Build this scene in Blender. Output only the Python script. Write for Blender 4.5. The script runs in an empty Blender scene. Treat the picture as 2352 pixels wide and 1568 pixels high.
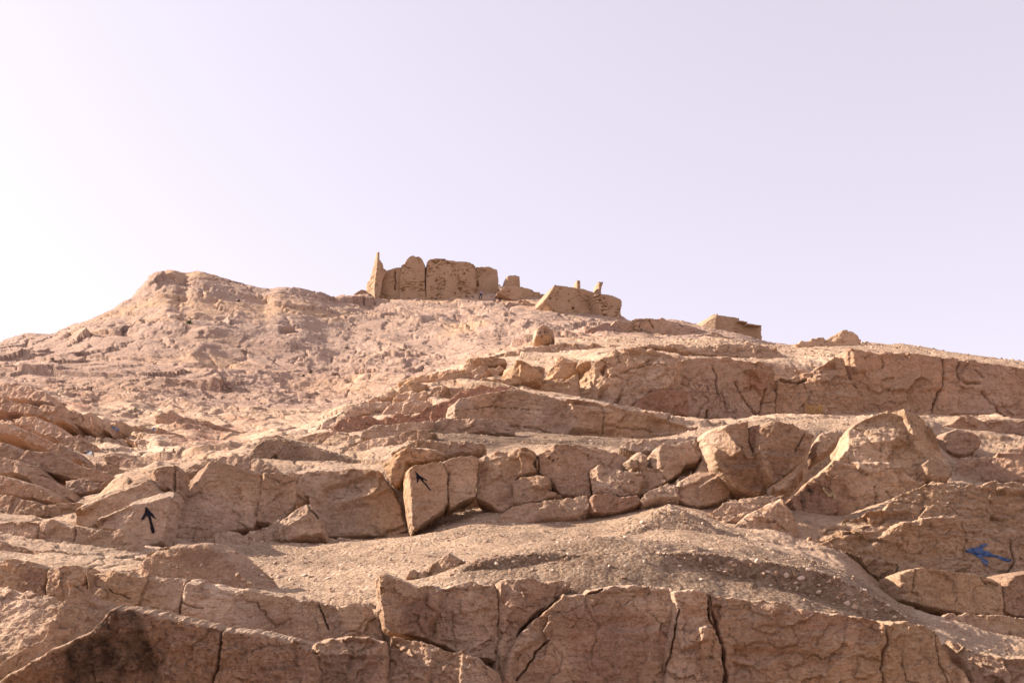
import bpy, bmesh, math, random
import numpy as np
from mathutils import Vector, Matrix
from mathutils.bvhtree import BVHTree

rad = math.radians
scene = bpy.context.scene
COL = scene.collection

# ---------------------------------------------------------------- camera
PITCH = rad(15.0)
W0, H0 = 2352.0, 1568.0                 # pixel frame used to read positions off the photograph
FPX = W0 * 35.0 / 36.0
CAM = np.array([0.0, 0.0, 1.7])
cam_d = bpy.data.cameras.new('camera')
cam_d.lens = 35.0; cam_d.sensor_width = 36.0
cam_d.clip_start = 0.1; cam_d.clip_end = 6000.0
cam = bpy.data.objects.new('camera', cam_d)
COL.objects.link(cam)
cam.location = CAM
cam.rotation_euler = (rad(90) + PITCH, 0, 0)
scene.camera = cam

# ---------------------------------------------------------------- sky and sun
SUN_AZ = rad(74.0)       # to the left of the view direction
SUN_EL = rad(26.0)
world = bpy.data.worlds.new('World')
scene.world = world
world.use_nodes = True
wn = world.node_tree.nodes; wl = world.node_tree.links
wn.clear()
sky = wn.new('ShaderNodeTexSky'); sky.sky_type = 'NISHITA'
sky.sun_disc = False
sky.sun_elevation = SUN_EL
sky.sun_rotation = -SUN_AZ
sky.altitude = 1600.0
sky.air_density = 1.0; sky.dust_density = 6.0; sky.ozone_density = 1.0
bw = wn.new('ShaderNodeRGBToBW')                          # dust evens the brightness of the air out and takes its blue away
pw = wn.new('ShaderNodeMath'); pw.operation = 'POWER'; pw.inputs[1].default_value = 0.33
gain = wn.new('ShaderNodeMath'); gain.operation = 'MULTIPLY'; gain.inputs[1].default_value = 2.58
pale = wn.new('ShaderNodeMix'); pale.data_type = 'RGBA'; pale.blend_type = 'MULTIPLY'
pale.inputs[0].default_value = 1.0
pale.inputs[7].default_value = (1.0, 0.94, 1.12, 1)       # lavender haze
bg = wn.new('ShaderNodeBackground'); bg.inputs[1].default_value = 0.1
wo = wn.new('ShaderNodeOutputWorld')
wl.new(sky.outputs[0], bw.inputs[0]); wl.new(bw.outputs[0], pw.inputs[0]); wl.new(pw.outputs[0], gain.inputs[0])
wl.new(gain.outputs[0], pale.inputs[6])
wl.new(pale.outputs[2], bg.inputs[0]); wl.new(bg.outputs[0], wo.inputs[0])

sun_d = bpy.data.lights.new('sun', 'SUN')
sun_d.energy = 4.8; sun_d.angle = rad(0.6); sun_d.color = (1.0, 0.89, 0.78)
sun = bpy.data.objects.new('sun', sun_d); COL.objects.link(sun)
SUNV = Vector((-math.sin(SUN_AZ) * math.cos(SUN_EL), math.cos(SUN_AZ) * math.cos(SUN_EL), math.sin(SUN_EL)))
sun.rotation_euler = SUNV.to_track_quat('Z', 'Y').to_euler()
sun.location = (-40, 20, 60)

scene.view_settings.view_transform = 'Standard'
scene.view_settings.look = 'None'
scene.view_settings.gamma = 1.0
scene.view_settings.exposure = 1.4
scene.view_settings.use_curve_mapping = False
scene.render.engine = 'CYCLES'
scene.cycles.use_denoising = True
scene.cycles.max_bounces = 8
scene.cycles.diffuse_bounces = 6

# ---------------------------------------------------------------- projection helpers
CP, SP = math.cos(PITCH), math.sin(PITCH)
def ray(px):
    px = np.asarray(px, float)
    u = (px[..., 0] - W0 / 2) / FPX; v = (H0 / 2 - px[..., 1]) / FPX
    return np.stack([u, CP - v * SP, SP + v * CP], -1)
def at(x, y, Y):
    d = ray((x, y)); return CAM + d * (Y / d[1])
def project(p):
    q = p - CAM
    f = q[..., 1] * CP + q[..., 2] * SP
    u = q[..., 0]; v = -q[..., 1] * SP + q[..., 2] * CP
    f = np.where(f < 1e-3, 1e-3, f)
    return np.stack([W0 / 2 + FPX * u / f, H0 / 2 - FPX * v / f], -1)
def poly(s):
    return np.array([[float(c) for c in t.split(',')] for t in s.split()])

# ---------------------------------------------------------------- numpy noise
_rs = np.random.RandomState(7)
PERM = np.concatenate([_rs.permutation(256)] * 3).astype(np.int32)
_g = _rs.normal(size=(256, 3)); _g /= np.linalg.norm(_g, axis=1)[:, None]
GRAD = _g.astype(np.float32)
def perlin(p):
    p = p.astype(np.float32)
    i = np.floor(p).astype(np.int32); f = p - i
    i &= 255
    w = f * f * f * (f * (f * 6 - 15) + 10)
    out = None
    res = {}
    for dx in (0, 1):
        a = PERM[i[:, 0] + dx]
        for dy in (0, 1):
            b = PERM[a + i[:, 1] + dy]
            for dz in (0, 1):
                g = GRAD[PERM[b + i[:, 2] + dz]]
                res[dx, dy, dz] = g[:, 0] * (f[:, 0] - dx) + g[:, 1] * (f[:, 1] - dy) + g[:, 2] * (f[:, 2] - dz)
    def L(a, b, t): return a + (b - a) * t
    x0 = L(L(res[0,0,0], res[1,0,0], w[:,0]), L(res[0,1,0], res[1,1,0], w[:,0]), w[:,1])
    x1 = L(L(res[0,0,1], res[1,0,1], w[:,0]), L(res[0,1,1], res[1,1,1], w[:,0]), w[:,1])
    return L(x0, x1, w[:,2]) * 1.5
def fbm(p, octv=4, gain=0.5, ridge=False):
    s = 0.0; a = 1.0; t = 0.0; q = np.array(p, dtype=np.float32)
    for o in range(octv):
        n = perlin(q)
        if ridge: n = 1 - 2 * np.abs(n)
        s = s + a * n; t += a; a *= gain
        q = q * 2.03 + 17.3
    return s / t
def hash2(i, j, k):
    h = (i * 374761393 + j * 668265263 + k * 2147483647 // 7 * 31) & 0xFFFFFFFF
    h = ((h ^ (h >> 13)) * 1274126177) & 0xFFFFFFFF
    return ((h ^ (h >> 16)) & 0xFFFF).astype(np.float32) / 65535.0
def voronoi(u, v, seed):
    """nearest cell in 2-D: returns delta (2), tilt (2), offset, edge distance"""
    i0 = np.floor(u).astype(np.int64); j0 = np.floor(v).astype(np.int64)
    F1 = np.full(u.shape, 9.0, np.float32); F2 = F1.copy()
    D = np.zeros(u.shape + (2,), np.float32); ID = np.zeros(u.shape + (2,), np.int64)
    for di in (-1, 0, 1):
        for dj in (-1, 0, 1):
            i = i0 + di; j = j0 + dj
            cx = i + 0.1 + 0.8 * hash2(i, j, seed); cy = j + 0.1 + 0.8 * hash2(i, j, seed + 11)
            dx = u - cx; dy = v - cy
            d = np.sqrt(dx * dx + dy * dy)
            m = d < F1
            F2 = np.where(m, F1, np.minimum(F2, d))
            F1 = np.where(m, d, F1)
            D[m, 0] = dx[m]; D[m, 1] = dy[m]; ID[m, 0] = i[m]; ID[m, 1] = j[m]
    t = np.stack([hash2(ID[..., 0], ID[..., 1], seed + 23) - .5, hash2(ID[..., 0], ID[..., 1], seed + 37) - .5], -1) * 2
    return D, t, hash2(ID[..., 0], ID[..., 1], seed + 51) - .5, F2 - F1
def sstep(a, b, x):
    t = np.clip((x - a) / (b - a), 0, 1); return t * t * (3 - 2 * t)
def poly_dist(P, pts):
    """signed distance (inside positive) of pts (N,2) to polygon P, and outward direction y of the nearest edge"""
    n = len(P); best = np.full(len(pts), 1e9); ins = np.zeros(len(pts), bool)
    dirx = np.zeros(len(pts)); diry = np.zeros(len(pts))
    for k in range(n):
        a = P[k]; b = P[(k + 1) % n]; e = b - a; L2 = max(e @ e, 1e-12)
        t = np.clip(((pts - a) @ e) / L2, 0, 1)
        q = a + t[:, None] * e - pts
        d = np.hypot(q[:, 0], q[:, 1])
        m = d < best
        best = np.where(m, d, best)
        dd = np.maximum(d, 1e-9)
        dirx = np.where(m, q[:, 0] / dd, dirx); diry = np.where(m, q[:, 1] / dd, diry)
        c = (a[1] > pts[:, 1]) != (b[1] > pts[:, 1])
        xi = a[0] + (pts[:, 1] - a[1]) * e[0] / (e[1] if abs(e[1]) > 1e-12 else 1e-12)
        ins ^= c & (pts[:, 0] < xi)
    return np.where(ins, best, -best), dirx, diry
def line_dist(P, pts):
    best = np.full(len(pts), 1e9)
    for k in range(len(P) - 1):
        a = P[k]; e = P[k + 1] - a; L2 = max(e @ e, 1e-12)
        t = np.clip(((pts - a) @ e) / L2, 0, 1)
        q = a + t[:, None] * e - pts
        best = np.minimum(best, np.hypot(q[:, 0], q[:, 1]))
    return best

# ---------------------------------------------------------------- object helpers
def mesh_obj(name, verts, faces, mat, parent=None, loc=(0, 0, 0), smooth=True, attr=None):
    """faces: (M,3) or (M,4) int array"""
    verts = np.asarray(verts, np.float32) - np.asarray(loc, np.float32)
    faces = np.asarray(faces, np.int32)
    me = bpy.data.meshes.new(name)
    k = faces.shape[1]; M = len(faces)
    me.vertices.add(len(verts)); me.vertices.foreach_set('co', verts.ravel())
    me.loops.add(M * k); me.loops.foreach_set('vertex_index', faces.ravel())
    me.polygons.add(M)
    me.polygons.foreach_set('loop_start', np.arange(0, M * k, k, dtype=np.int32))
    me.polygons.foreach_set('loop_total', np.full(M, k, np.int32))
    me.polygons.foreach_set('use_smooth', np.full(M, smooth))
    me.update(calc_edges=True)
    if attr is not None:
        ca = me.attributes.new('mask', 'FLOAT_COLOR', 'POINT')
        ca.data.foreach_set('color', np.asarray(attr, np.float32).ravel())
    if mat is not None: me.materials.append(mat)
    o = bpy.data.objects.new(name, me)
    COL.objects.link(o)
    if parent is not None:
        o.parent = parent
        o.location = Vector(loc) - parent.location
    else:
        o.location = loc
    return o
def tag(o, label=None, cat=None, group=None, kind=None):
    if label: o['label'] = label
    if cat: o['category'] = cat
    if group: o['group'] = group
    if kind: o['kind'] = kind
    return o
def empty(name, loc):
    o = bpy.data.objects.new(name, None); COL.objects.link(o); o.location = loc
    o.empty_display_size = 0.1
    return o
# ---------------------------------------------------------------- materials
def nodemat(name):
    m = bpy.data.materials.new(name); m.use_nodes = True
    nt = m.node_tree; nt.nodes.clear()
    out = nt.nodes.new('ShaderNodeOutputMaterial'); b = nt.nodes.new('ShaderNodeBsdfPrincipled')
    nt.links.new(b.outputs[0], out.inputs[0])
    b.inputs['Roughness'].default_value = 0.95
    b.inputs['Specular IOR Level'].default_value = 0.12
    return m, nt, b
class NT:
    def __init__(s, nt): s.nt = nt; s.n = nt.nodes; s.l = nt.links
    def noise(s, vec, scale, detail=6, rough=0.55, dist=0.0):
        t = s.n.new('ShaderNodeTexNoise'); t.inputs['Scale'].default_value = scale
        t.inputs['Detail'].default_value = detail; t.inputs['Roughness'].default_value = rough
        t.inputs['Distortion'].default_value = dist
        s.l.new(vec, t.inputs['Vector']); return t.outputs['Fac']
    def ramp(s, fac, stops):
        r = s.n.new('ShaderNodeValToRGB'); e = r.color_ramp.elements
        while len(e) < len(stops): e.new(0.5)
        for q, (p, c) in zip(e, stops):
            q.position = p; q.color = c if len(c) == 4 else (*c, 1)
        s.l.new(fac, r.inputs[0]); return r.outputs[0]
    def mix(s, fac, a, b, mode='MIX'):
        m = s.n.new('ShaderNodeMix'); m.data_type = 'RGBA'; m.blend_type = mode
        for sock, v in ((m.inputs[0], fac), (m.inputs[6], a), (m.inputs[7], b)):
            if isinstance(v, (int, float)): sock.default_value = v
            elif isinstance(v, tuple): sock.default_value = (*v, 1) if len(v) == 3 else v
            else: s.l.new(v, sock)
        return m.outputs[2]
    def math(s, op, a, b=None, c=None, clamp=False):
        m = s.n.new('ShaderNodeMath'); m.operation = op; m.use_clamp = clamp
        for i, v in enumerate((a, b, c)):
            if v is None: continue
            if isinstance(v, (int, float)): m.inputs[i].default_value = v
            else: s.l.new(v, m.inputs[i])
        return m.outputs[0]
    def mapping(s, vec, scale=(1, 1, 1), rot=(0, 0, 0), loc=(0, 0, 0)):
        m = s.n.new('ShaderNodeMapping'); m.inputs['Scale'].default_value = scale
        m.inputs['Rotation'].default_value = rot; m.inputs['Location'].default_value = loc
        s.l.new(vec, m.inputs['Vector']); return m.outputs[0]
    def bump(s, height, dist, strength=1.0, normal=None):
        b = s.n.new('ShaderNodeBump'); b.inputs['Distance'].default_value = dist
        b.inputs['Strength'].default_value = strength
        s.l.new(height, b.inputs['Height'])
        if normal is not None: s.l.new(normal, b.inputs['Normal'])
        return b.outputs[0]
def g3(s): return (s, s, s)

TAN = (0.51, 0.31, 0.188); PALE = (0.66, 0.465, 0.325); BROWN = (0.28, 0.145, 0.08)
ROSE = (0.45, 0.255, 0.16); RED = (0.33, 0.13, 0.075); DARK = (0.075, 0.042, 0.027)
GRAV = (0.44, 0.285, 0.18); GREY = (0.36, 0.30, 0.275)

def rock_material(name, k, base=TAN, bs=1.0, pale=PALE, fissures=0.0, dusty=1.0):
    """k: size of the grain in metres seen at this distance.  mask attribute: R iron, G dark (stain, painted shade), B gravel, A rose"""
    m, nt, b = nodemat(name); N = NT(nt)
    geo = N.n.new('ShaderNodeNewGeometry'); P = geo.outputs['Position']
    att = N.n.new('ShaderNodeAttribute'); att.attribute_name = 'mask'
    sep = N.n.new('ShaderNodeSeparateColor'); N.l.new(att.outputs['Color'], sep.inputs[0])
    big = N.noise(P, 0.35 / k, 5, 0.6, 0.4)
    mid = N.noise(P, 2.2 / k, 6, 0.62, 0.3)
    bed = N.noise(N.mapping(P, (1, 1, 5.5), (0.12, 0.2, 0)), 3.0 / k, 6, 0.6, 0.6)
    fine = N.noise(P, 16 / k, 4, 0.7)
    c = N.mix(N.ramp(big, [(0.40, g3(0)), (0.62, g3(1))]), base, pale)
    c = N.mix(N.ramp(mid, [(0.50, g3(0)), (0.72, g3(.75))]), c, ROSE)
    c = N.mix(N.ramp(bed, [(0.30, g3(.75)), (0.48, g3(0))]), c, BROWN)
    hue = N.noise(P, 0.22 / k, 4, 0.55, 0.5)
    c = N.mix(N.ramp(hue, [(0.50, g3(0)), (0.62, g3(.5))]), c, (0.57, 0.335, 0.165))          # ochre patches
    c = N.mix(N.ramp(hue, [(0.34, g3(.5)), (0.46, g3(0))]), c, (0.47, 0.31, 0.215))         # greyish pink patches
    nz_ = N.n.new('ShaderNodeSeparateXYZ'); N.l.new(geo.outputs['Normal'], nz_.inputs[0])
    dust = N.math('MULTIPLY', N.ramp(nz_.outputs[2], [(0.55, g3(0)), (0.85, g3(.6 * dusty))]), N.ramp(mid, [(0.3, g3(.4)), (0.6, g3(1))]))
    c = N.mix(dust, c, (0.60, 0.425, 0.29))                                                # dust settled on what lies flat
    c = N.mix(N.math('MULTIPLY', att.outputs['Alpha'], 0.85, clamp=True), c, N.mix(mid, (0.38, 0.205, 0.13), (0.50, 0.305, 0.205)))
    ir = N.math('MULTIPLY', sep.outputs[0], N.ramp(mid, [(0.25, g3(.6)), (0.5, g3(1))]), clamp=True)
    c = N.mix(ir, c, N.mix(bed, RED, (0.42, 0.21, 0.125)))
    # speckle of pits, lichen and pale chips
    c = N.mix(N.ramp(fine, [(0.33, g3(.5)), (0.45, g3(0))]), c, (0.19, 0.11, 0.07))
    c = N.mix(N.ramp(fine, [(0.56, g3(0)), (0.72, g3(.5))]), c, (0.70, 0.55, 0.41))
    # gravel: small grey brown chips
    vor = N.n.new('ShaderNodeTexVoronoi'); vor.inputs['Scale'].default_value = 26 / k; N.l.new(P, vor.inputs['Vector'])
    vr = N.n.new('ShaderNodeSeparateColor'); N.l.new(vor.outputs['Color'], vr.inputs[0])
    gc = N.ramp(vr.outputs[0], [(0.0, (0.28, 0.165, 0.10)), (0.5, GRAV), (0.85, (0.52, 0.365, 0.25)), (1.0, (0.60, 0.455, 0.335))])
    gc = N.mix(N.ramp(mid, [(0.35, g3(0)), (0.7, g3(.7))]), gc, (0.57, 0.395, 0.26))
    c = N.mix(sep.outputs[2], c, gc)
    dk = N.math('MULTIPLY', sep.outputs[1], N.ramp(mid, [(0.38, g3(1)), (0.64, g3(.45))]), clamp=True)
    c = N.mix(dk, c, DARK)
    fis = None
    if fissures:
        wv = N.n.new('ShaderNodeVectorMath'); wv.operation = 'MULTIPLY_ADD'
        nt_ = N.n.new('ShaderNodeTexNoise'); nt_.inputs['Scale'].default_value = 1.2 / k; nt_.inputs['Detail'].default_value = 5; N.l.new(P, nt_.inputs['Vector'])
        N.l.new(nt_.outputs['Color'], wv.inputs[0]); wv.inputs[1].default_value = (1.1 * k,) * 3; N.l.new(P, wv.inputs[2])
        hs = []
        for sc_, wd, gt in ((0.55, 0.018, 0.53), (1.5, 0.024, 0.55)):
            ve = N.n.new('ShaderNodeTexVoronoi'); ve.feature = 'DISTANCE_TO_EDGE'; ve.inputs['Scale'].default_value = sc_ / k
            N.l.new(N.mapping(wv.outputs[0], (1, 1, 1.35), (0.3, 0.5, 0.2)), ve.inputs['Vector'])
            ln = N.ramp(ve.outputs['Distance'], [(0.0, g3(1)), (wd, g3(0))])
            hs.append(N.math('MULTIPLY', ln, N.ramp(N.noise(P, 0.5 * sc_ / k, 3), [(gt - .02, g3(0)), (gt + .08, g3(1))])))
        fis = N.math('MAXIMUM', hs[0], hs[1])
        c = N.mix(N.math('MULTIPLY', fis, fissures), c, (0.13, 0.08, 0.055))
    N.l.new(c, b.inputs['Base Color'])
    ridg = N.math('ABSOLUTE', N.math('SUBTRACT', N.noise(P, 5.0 / k, 5, 0.6, 0.8), 0.5))
    patch = N.ramp(N.noise(P, 0.9 / k, 3, 0.5), [(0.36, g3(.25)), (0.62, g3(1))])        # smooth skins beside broken ones
    nb = N.bump(N.math('MULTIPLY', bed, patch), 0.12 * k * bs, 0.8)
    nb = N.bump(N.math('SUBTRACT', 1.0, N.math('POWER', N.math('SUBTRACT', 1.0, ridg), 12.0)), 0.05 * k * bs, 0.6, nb)
    nb = N.bump(N.math('MULTIPLY', N.noise(P, 7 / k, 6, 0.75), patch), 0.13 * k * bs, 0.95, nb)
    nb = N.bump(fine, 0.045 * k * bs, 0.9, nb)
    if fis is not None: nb = N.bump(N.math('SUBTRACT', 1.0, fis), 0.10 * k * fissures, 0.8, nb)
    gh = N.math('MULTIPLY', N.math('MULTIPLY', vor.outputs['Distance'], sep.outputs[2]), N.ramp(mid, [(0.35, g3(.15)), (0.6, g3(1))]))
    nb = N.bump(N.math('SUBTRACT', 1.0, gh), 0.035 * k, 0.8, nb)
    N.l.new(nb, b.inputs['Normal'])
    return m
M_NEAR = rock_material('near_rock', 0.55)
M_MID = rock_material('ledge_rock', 1.0, TAN, 1.0, PALE, 0.0)
M_RIDGE = rock_material('ridge_rock', 2.2, TAN, 0.65, PALE, 0.35)
M_FAR = rock_material('hill_rock', 4.0, (0.345, 0.225, 0.168), 0.5, (0.42, 0.285, 0.22), 0.6, 0.4)

def mudbrick_material():
    m, nt, b = nodemat('mud_brick'); N = NT(nt)
    geo = N.n.new('ShaderNodeNewGeometry'); P = geo.outputs['Position']
    a = N.noise(P, 0.35, 6, 0.6); f = N.noise(P, 3.0, 6, 0.7)
    bed = N.noise(N.mapping(P, (0.7, 0.7, 5)), 1.2, 5, 0.65)
    c = N.mix(N.ramp(a, [(0.35, g3(0)), (0.68, g3(1))]), (0.345, 0.22, 0.135), (0.42, 0.285, 0.185))
    c = N.mix(N.ramp(bed, [(0.3, g3(.6)), (0.5, g3(0))]), c, (0.22, 0.135, 0.085))
    c = N.mix(N.ramp(f, [(0.32, g3(.5)), (0.45, g3(0))]), c, (0.22, 0.14, 0.09))
    N.l.new(c, b.inputs['Base Color'])
    nb = N.bump(f, 0.12, 0.7); nb = N.bump(bed, 0.12, 0.6, nb)
    N.l.new(nb, b.inputs['Normal'])
    return m
M_BRICK = mudbrick_material()

def paint_material(name, c0, c1, scale, rough=0.75):
    m, nt, b = nodemat(name); N = NT(nt)
    geo = N.n.new('ShaderNodeNewGeometry'); P = geo.outputs['Position']
    n = N.noise(P, scale, 8, 0.7)
    N.l.new(N.mix(N.ramp(n, [(0.38, g3(0)), (0.66, g3(1))]), c0, c1), b.inputs['Base Color'])
    b.inputs['Roughness'].default_value = rough
    N.l.new(N.bump(N.noise(P, scale * 2, 8, 0.7), 0.02, 0.8), b.inputs['Normal'])
    return m
M_BLACK = paint_material('black_paint', (0.008, 0.006, 0.010), (0.02, 0.015, 0.026), 9)
M_BLUE = paint_material('blue_paint', (0.025, 0.065, 0.16), (0.13, 0.17, 0.29), 10)
M_BLUEF = paint_material('faded_blue_paint', (0.10, 0.15, 0.24), (0.30, 0.25, 0.24), 4)
M_OCHRE = paint_material('faded_yellow_paint', (0.36, 0.21, 0.06), (0.36, 0.20, 0.11), 3)
M_CHALK = paint_material('faded_pale_paint', (0.50, 0.42, 0.20), (0.40, 0.28, 0.17), 6)
M_SMOKE = paint_material('faded_black_paint', (0.05, 0.042, 0.035), (0.28, 0.18, 0.12), 6)
def plain(name, c, rough=0.9):
    m, nt, b = nodemat(name); N = NT(nt)
    geo = N.n.new('ShaderNodeNewGeometry')
    n = N.noise(geo.outputs['Position'], 12, 5, 0.6)
    N.l.new(N.mix(n, tuple(v * 0.75 for v in c), tuple(min(v * 1.25, 0.9) for v in c)), b.inputs['Base Color'])
    b.inputs['Roughness'].default_value = rough
    return m
M_STONE = None
# ---------------------------------------------------------------- rock builder
BVH_LIST = []          # (verts, faces) of surfaces that paint and stones may lie on
def tg(d): return math.tan(rad(d))
def rock(name, P, Y, yaw=0, lean=12, T=0.5, bev=16, fpx=60, rough=1.0, facets=(), cracks=(), mask=(), mat=None, parent=None,
         px=2.5, wob=2.4, aniso=1.0, rot=0.0, seed=None, dome=False, brick=False, pits=(), base=(0, 0, 0, 0), reg=True, top=1.6, back=1.2,
         slope=(0, 0), bed=1.0, grow=4.0, rim=13):
    """A body of rock whose camera side fills the outline P (read off the photograph, in pixels) on a plane of its own:
    Y distance of its middle, yaw (+ turned to the left), lean (+ turned up).  T: depth its rim rolls back, bev: width of that roll,
    facets: (outline, yaw, lean, offset, blend) cut faces, cracks: (line, width, depth), mask: (outline, iron, dark, gravel, rose)."""
    P = poly(P) if isinstance(P, str) else np.asarray(P, float)
    seed = seed if seed is not None else int(abs(P.sum() * 7)) % 9973
    m = Y / FPX                                         # metres per pixel there
    if px == 2.5 and Y < 10.6: px = 1.8
    yr, lr = rad(yaw), rad(lean)
    n = np.array([-math.sin(yr) * math.cos(lr), -math.cos(yr) * math.cos(lr), math.sin(lr)])
    A = np.array([math.cos(yr), -math.sin(yr), 0.0]); B = np.cross(n, A)
    c = (P.min(0) + P.max(0)) / 2
    O = at(c[0], c[1], Y)
    def loc(q):
        d = ray(q); t = ((O - CAM) @ n) / (d @ n)
        w = CAM + d * t[..., None] - O
        return np.stack([w @ A, w @ B], -1)
    L = loc(P)
    s = m * px
    lo = L.min(0) - 2 * s - max(grow, 0) * m; hi = L.max(0) + 2 * s + max(grow, 0) * m
    na = int((hi[0] - lo[0]) / s) + 2; nb = int((hi[1] - lo[1]) / s) + 2
    ga, gb = np.meshgrid(lo[0] + s * np.arange(na), lo[1] + s * np.arange(nb), indexing='ij')
    q = np.stack([ga.ravel(), gb.ravel()], -1)
    # wavering of every traced line
    w3 = np.stack([q[:, 0], q[:, 1], np.full(len(q), seed * 1.37)], -1)
    ws = m * 26
    wx = fbm(w3 / ws, 4, 0.6); wy = fbm(w3 / ws + 41.7, 4, 0.6)
    qw = q + np.stack([wx, wy], -1) * (wob * m * 1.6)
    d, dx, dy = poly_dist(L, qw)
    d = d + grow * m
    keep = d > -0.3 * s
    idx = -np.ones(len(q), np.int64); idx[keep] = np.arange(keep.sum())
    q, qw, d, dx, dy, w3 = q[keep], qw[keep], d[keep], dx[keep], dy[keep], w3[keep]
    sg = np.where(d - grow * m > 0, 1.0, -1.0)              # rim vertices are drawn onto the outline itself, so that no steps show
    sn = np.where(d < 0.75 * s, d, 0.0)[:, None] * np.stack([dx * sg, dy * sg], -1)
    q = q + sn; d = np.where(d < 0.75 * s, 0.0, d); dy = dy * sg
    d = np.maximum(d, 0)
    bw = (0.55 if 12 < Y < 28 else 0.75) * bev * m * np.where(dy > 0.2, 1 + (top - 1) * dy, 1.0)
    if not dome: bw = bw * (0.65 + 0.8 * sstep(-0.45, 0.5, fbm(w3 / (m * 30) + 91, 2)))          # chipped here, crisp there
    t = np.clip(d / bw, 0, 1)
    if dome: prof = np.sin(t * math.pi / 2) ** 0.8
    else: prof = 0.45 * np.sqrt(1 - (1 - t) ** 2) + 0.55 * np.minimum(1, t * 1.15)
    if Y < 28 and not dome and bev < 13.5: T = T * 0.5
    h = -T * (1 - prof)
    if slope != (0, 0): h = h + slope[0] * q[:, 0] + slope[1] * q[:, 1]
    sv = fpx * m
    if fpx > 0 and rough > 0:
        ca, sa = math.cos(rad(rot)), math.sin(rad(rot))
        ww = w3 / sv
        wpx = fbm(ww * 1.3 + 3.1, 3, 0.55); wpy = fbm(ww * 1.3 + 71.1, 3, 0.55)
        u = (q[:, 0] * ca + q[:, 1] * sa) / sv + wpx * 0.55; v = (-q[:, 0] * sa + q[:, 1] * ca) / sv * aniso + wpy * 0.55
        D, tl, of, ed = voronoi(u, v, seed)
        gate = sstep(-0.1, 0.35, fbm(ww * 0.8 + 9.9, 2))
        h = h + rough * sv * (0.20 * (D * tl).sum(-1) + 0.07 * of - 0.05 * gate * np.exp(-(ed / 0.035) ** 2))
        D, tl, of, ed = voronoi(u * 3.1 + wpy * .5, v * 3.4 + wpx * .5, seed + 5)
        g2 = sstep(-0.05, 0.3, fbm(ww * 2.1 + 29, 2))
        h = h + rough * sv / 3.1 * (0.20 * (D * tl).sum(-1) + 0.08 * of - 0.11 * g2 * np.exp(-(ed / 0.05) ** 2))
        h = h + (0.3 + 0.7 * rough) * m * 3.0 * (fbm(w3 / (m * 34) + 57, 3, 0.55, ridge=True) - 0.3)
        h = h + rough * sv * 0.15 * fbm(ww * 0.75 + 5, 3)
        # bedding: thin wavy steps
        bb = w3 * np.array([1.0, 3.6, 1.0]) / sv; bb[:, 1] += bb[:, 0] * 0.5
        h = h + bed * rough * sv * 0.055 * fbm(bb * 2.2 + 11, 4, 0.6)
        h = h + (0.35 + 0.65 * rough) * m * 4.2 * fbm(w3 / (m * 16), 4, 0.62)
    if brick:
        bb = w3 / m
        er = fbm(np.stack([bb[:, 0] / 15, bb[:, 1] / 2.6, bb[:, 2] * 0 + seed], -1), 3, 0.6)
        zone = sstep(-0.15, 0.3, fbm(bb / 30 + 5, 3)) * brick
        h = h - m * 9.0 * zone * sstep(0.06, 0.22, er) + m * 0.9 * fbm(bb / 14, 4, 0.6)
    for f in facets:
        FP = loc(poly(f[0])); fd, _, _ = poly_dist(FP, qw)
        k = sstep(0, (f[4] if len(f) > 4 else 7) * m, fd + rim * m * (1 - sstep(4 * m, 14 * m, d)))
        fc = FP.mean(0)
        fh = (q[:, 0] - fc[0]) * tg(f[1]) - (q[:, 1] - fc[1]) * tg(f[2]) + f[3]
        h = h + k * fh
    for cr in cracks:
        cd = line_dist(loc(poly(cr[0])), q + np.stack([wx[keep], wy[keep]], -1) * m * 7)
        wv = cr[1] * m * 0.72 * (0.55 + 1.1 * np.abs(fbm(w3 / (m * 18) + 77, 2)))
        h = h - cr[2] * np.exp(-(cd / wv) ** 2)
    for (hx, hy, hr, hd) in pits:
        pc = loc(np.array([[hx, hy]], float))[0]
        rr = np.hypot(q[:, 0] - pc[0], q[:, 1] - pc[1]) / (hr * m)
        h = h - hd * (1 - sstep(0.75, 1.05, rr))
    V = O + q[:, :1] * A + q[:, 1:2] * B + h[:, None] * n
    at4 = np.tile(np.array(base, np.float32), (len(V), 1))
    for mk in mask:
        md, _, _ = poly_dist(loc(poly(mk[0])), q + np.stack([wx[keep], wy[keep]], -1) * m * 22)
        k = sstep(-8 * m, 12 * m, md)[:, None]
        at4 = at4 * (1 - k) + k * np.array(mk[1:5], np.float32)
    I = idx.reshape(na, nb)
    f = np.stack([I[:-1, :-1], I[1:, :-1], I[1:, 1:], I[:-1, 1:]], -1).reshape(-1, 4)
    f = f[(f >= 0).all(1)]
    # rim carried back into the hill so the body has real thickness
    e = np.concatenate([f[:, [0, 1]], f[:, [1, 2]], f[:, [2, 3]], f[:, [3, 0]]])
    key = e[:, 0] * len(V) + e[:, 1]; rk = e[:, 1] * len(V) + e[:, 0]
    be = e[~np.isin(key, rk)]
    bv = np.unique(be); mp = -np.ones(len(V), np.int64); mp[bv] = len(V) + np.arange(len(bv))
    V2 = V[bv] - n * (T * back + 2 * s)
    V = np.concatenate([V, V2]); at4 = np.concatenate([at4, at4[bv]])
    f = np.concatenate([f, np.stack([be[:, 1], be[:, 0], mp[be[:, 0]], mp[be[:, 1]]], -1)])
    foot = O + B * lo[1]
    if mat is None: mat = M_NEAR if Y < 12.5 else M_MID if Y < 28 else M_RIDGE if Y < 80 else M_FAR
    o = mesh_obj(name, V, f, mat, parent, tuple(foot), attr=at4)
    if reg: BVH_LIST.append((V, f, o))
    return o
def rk(name, label, P, Y, cat='rock', group=None, **kw):
    return tag(rock(name, P, Y, **kw), label, cat, group)

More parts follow.
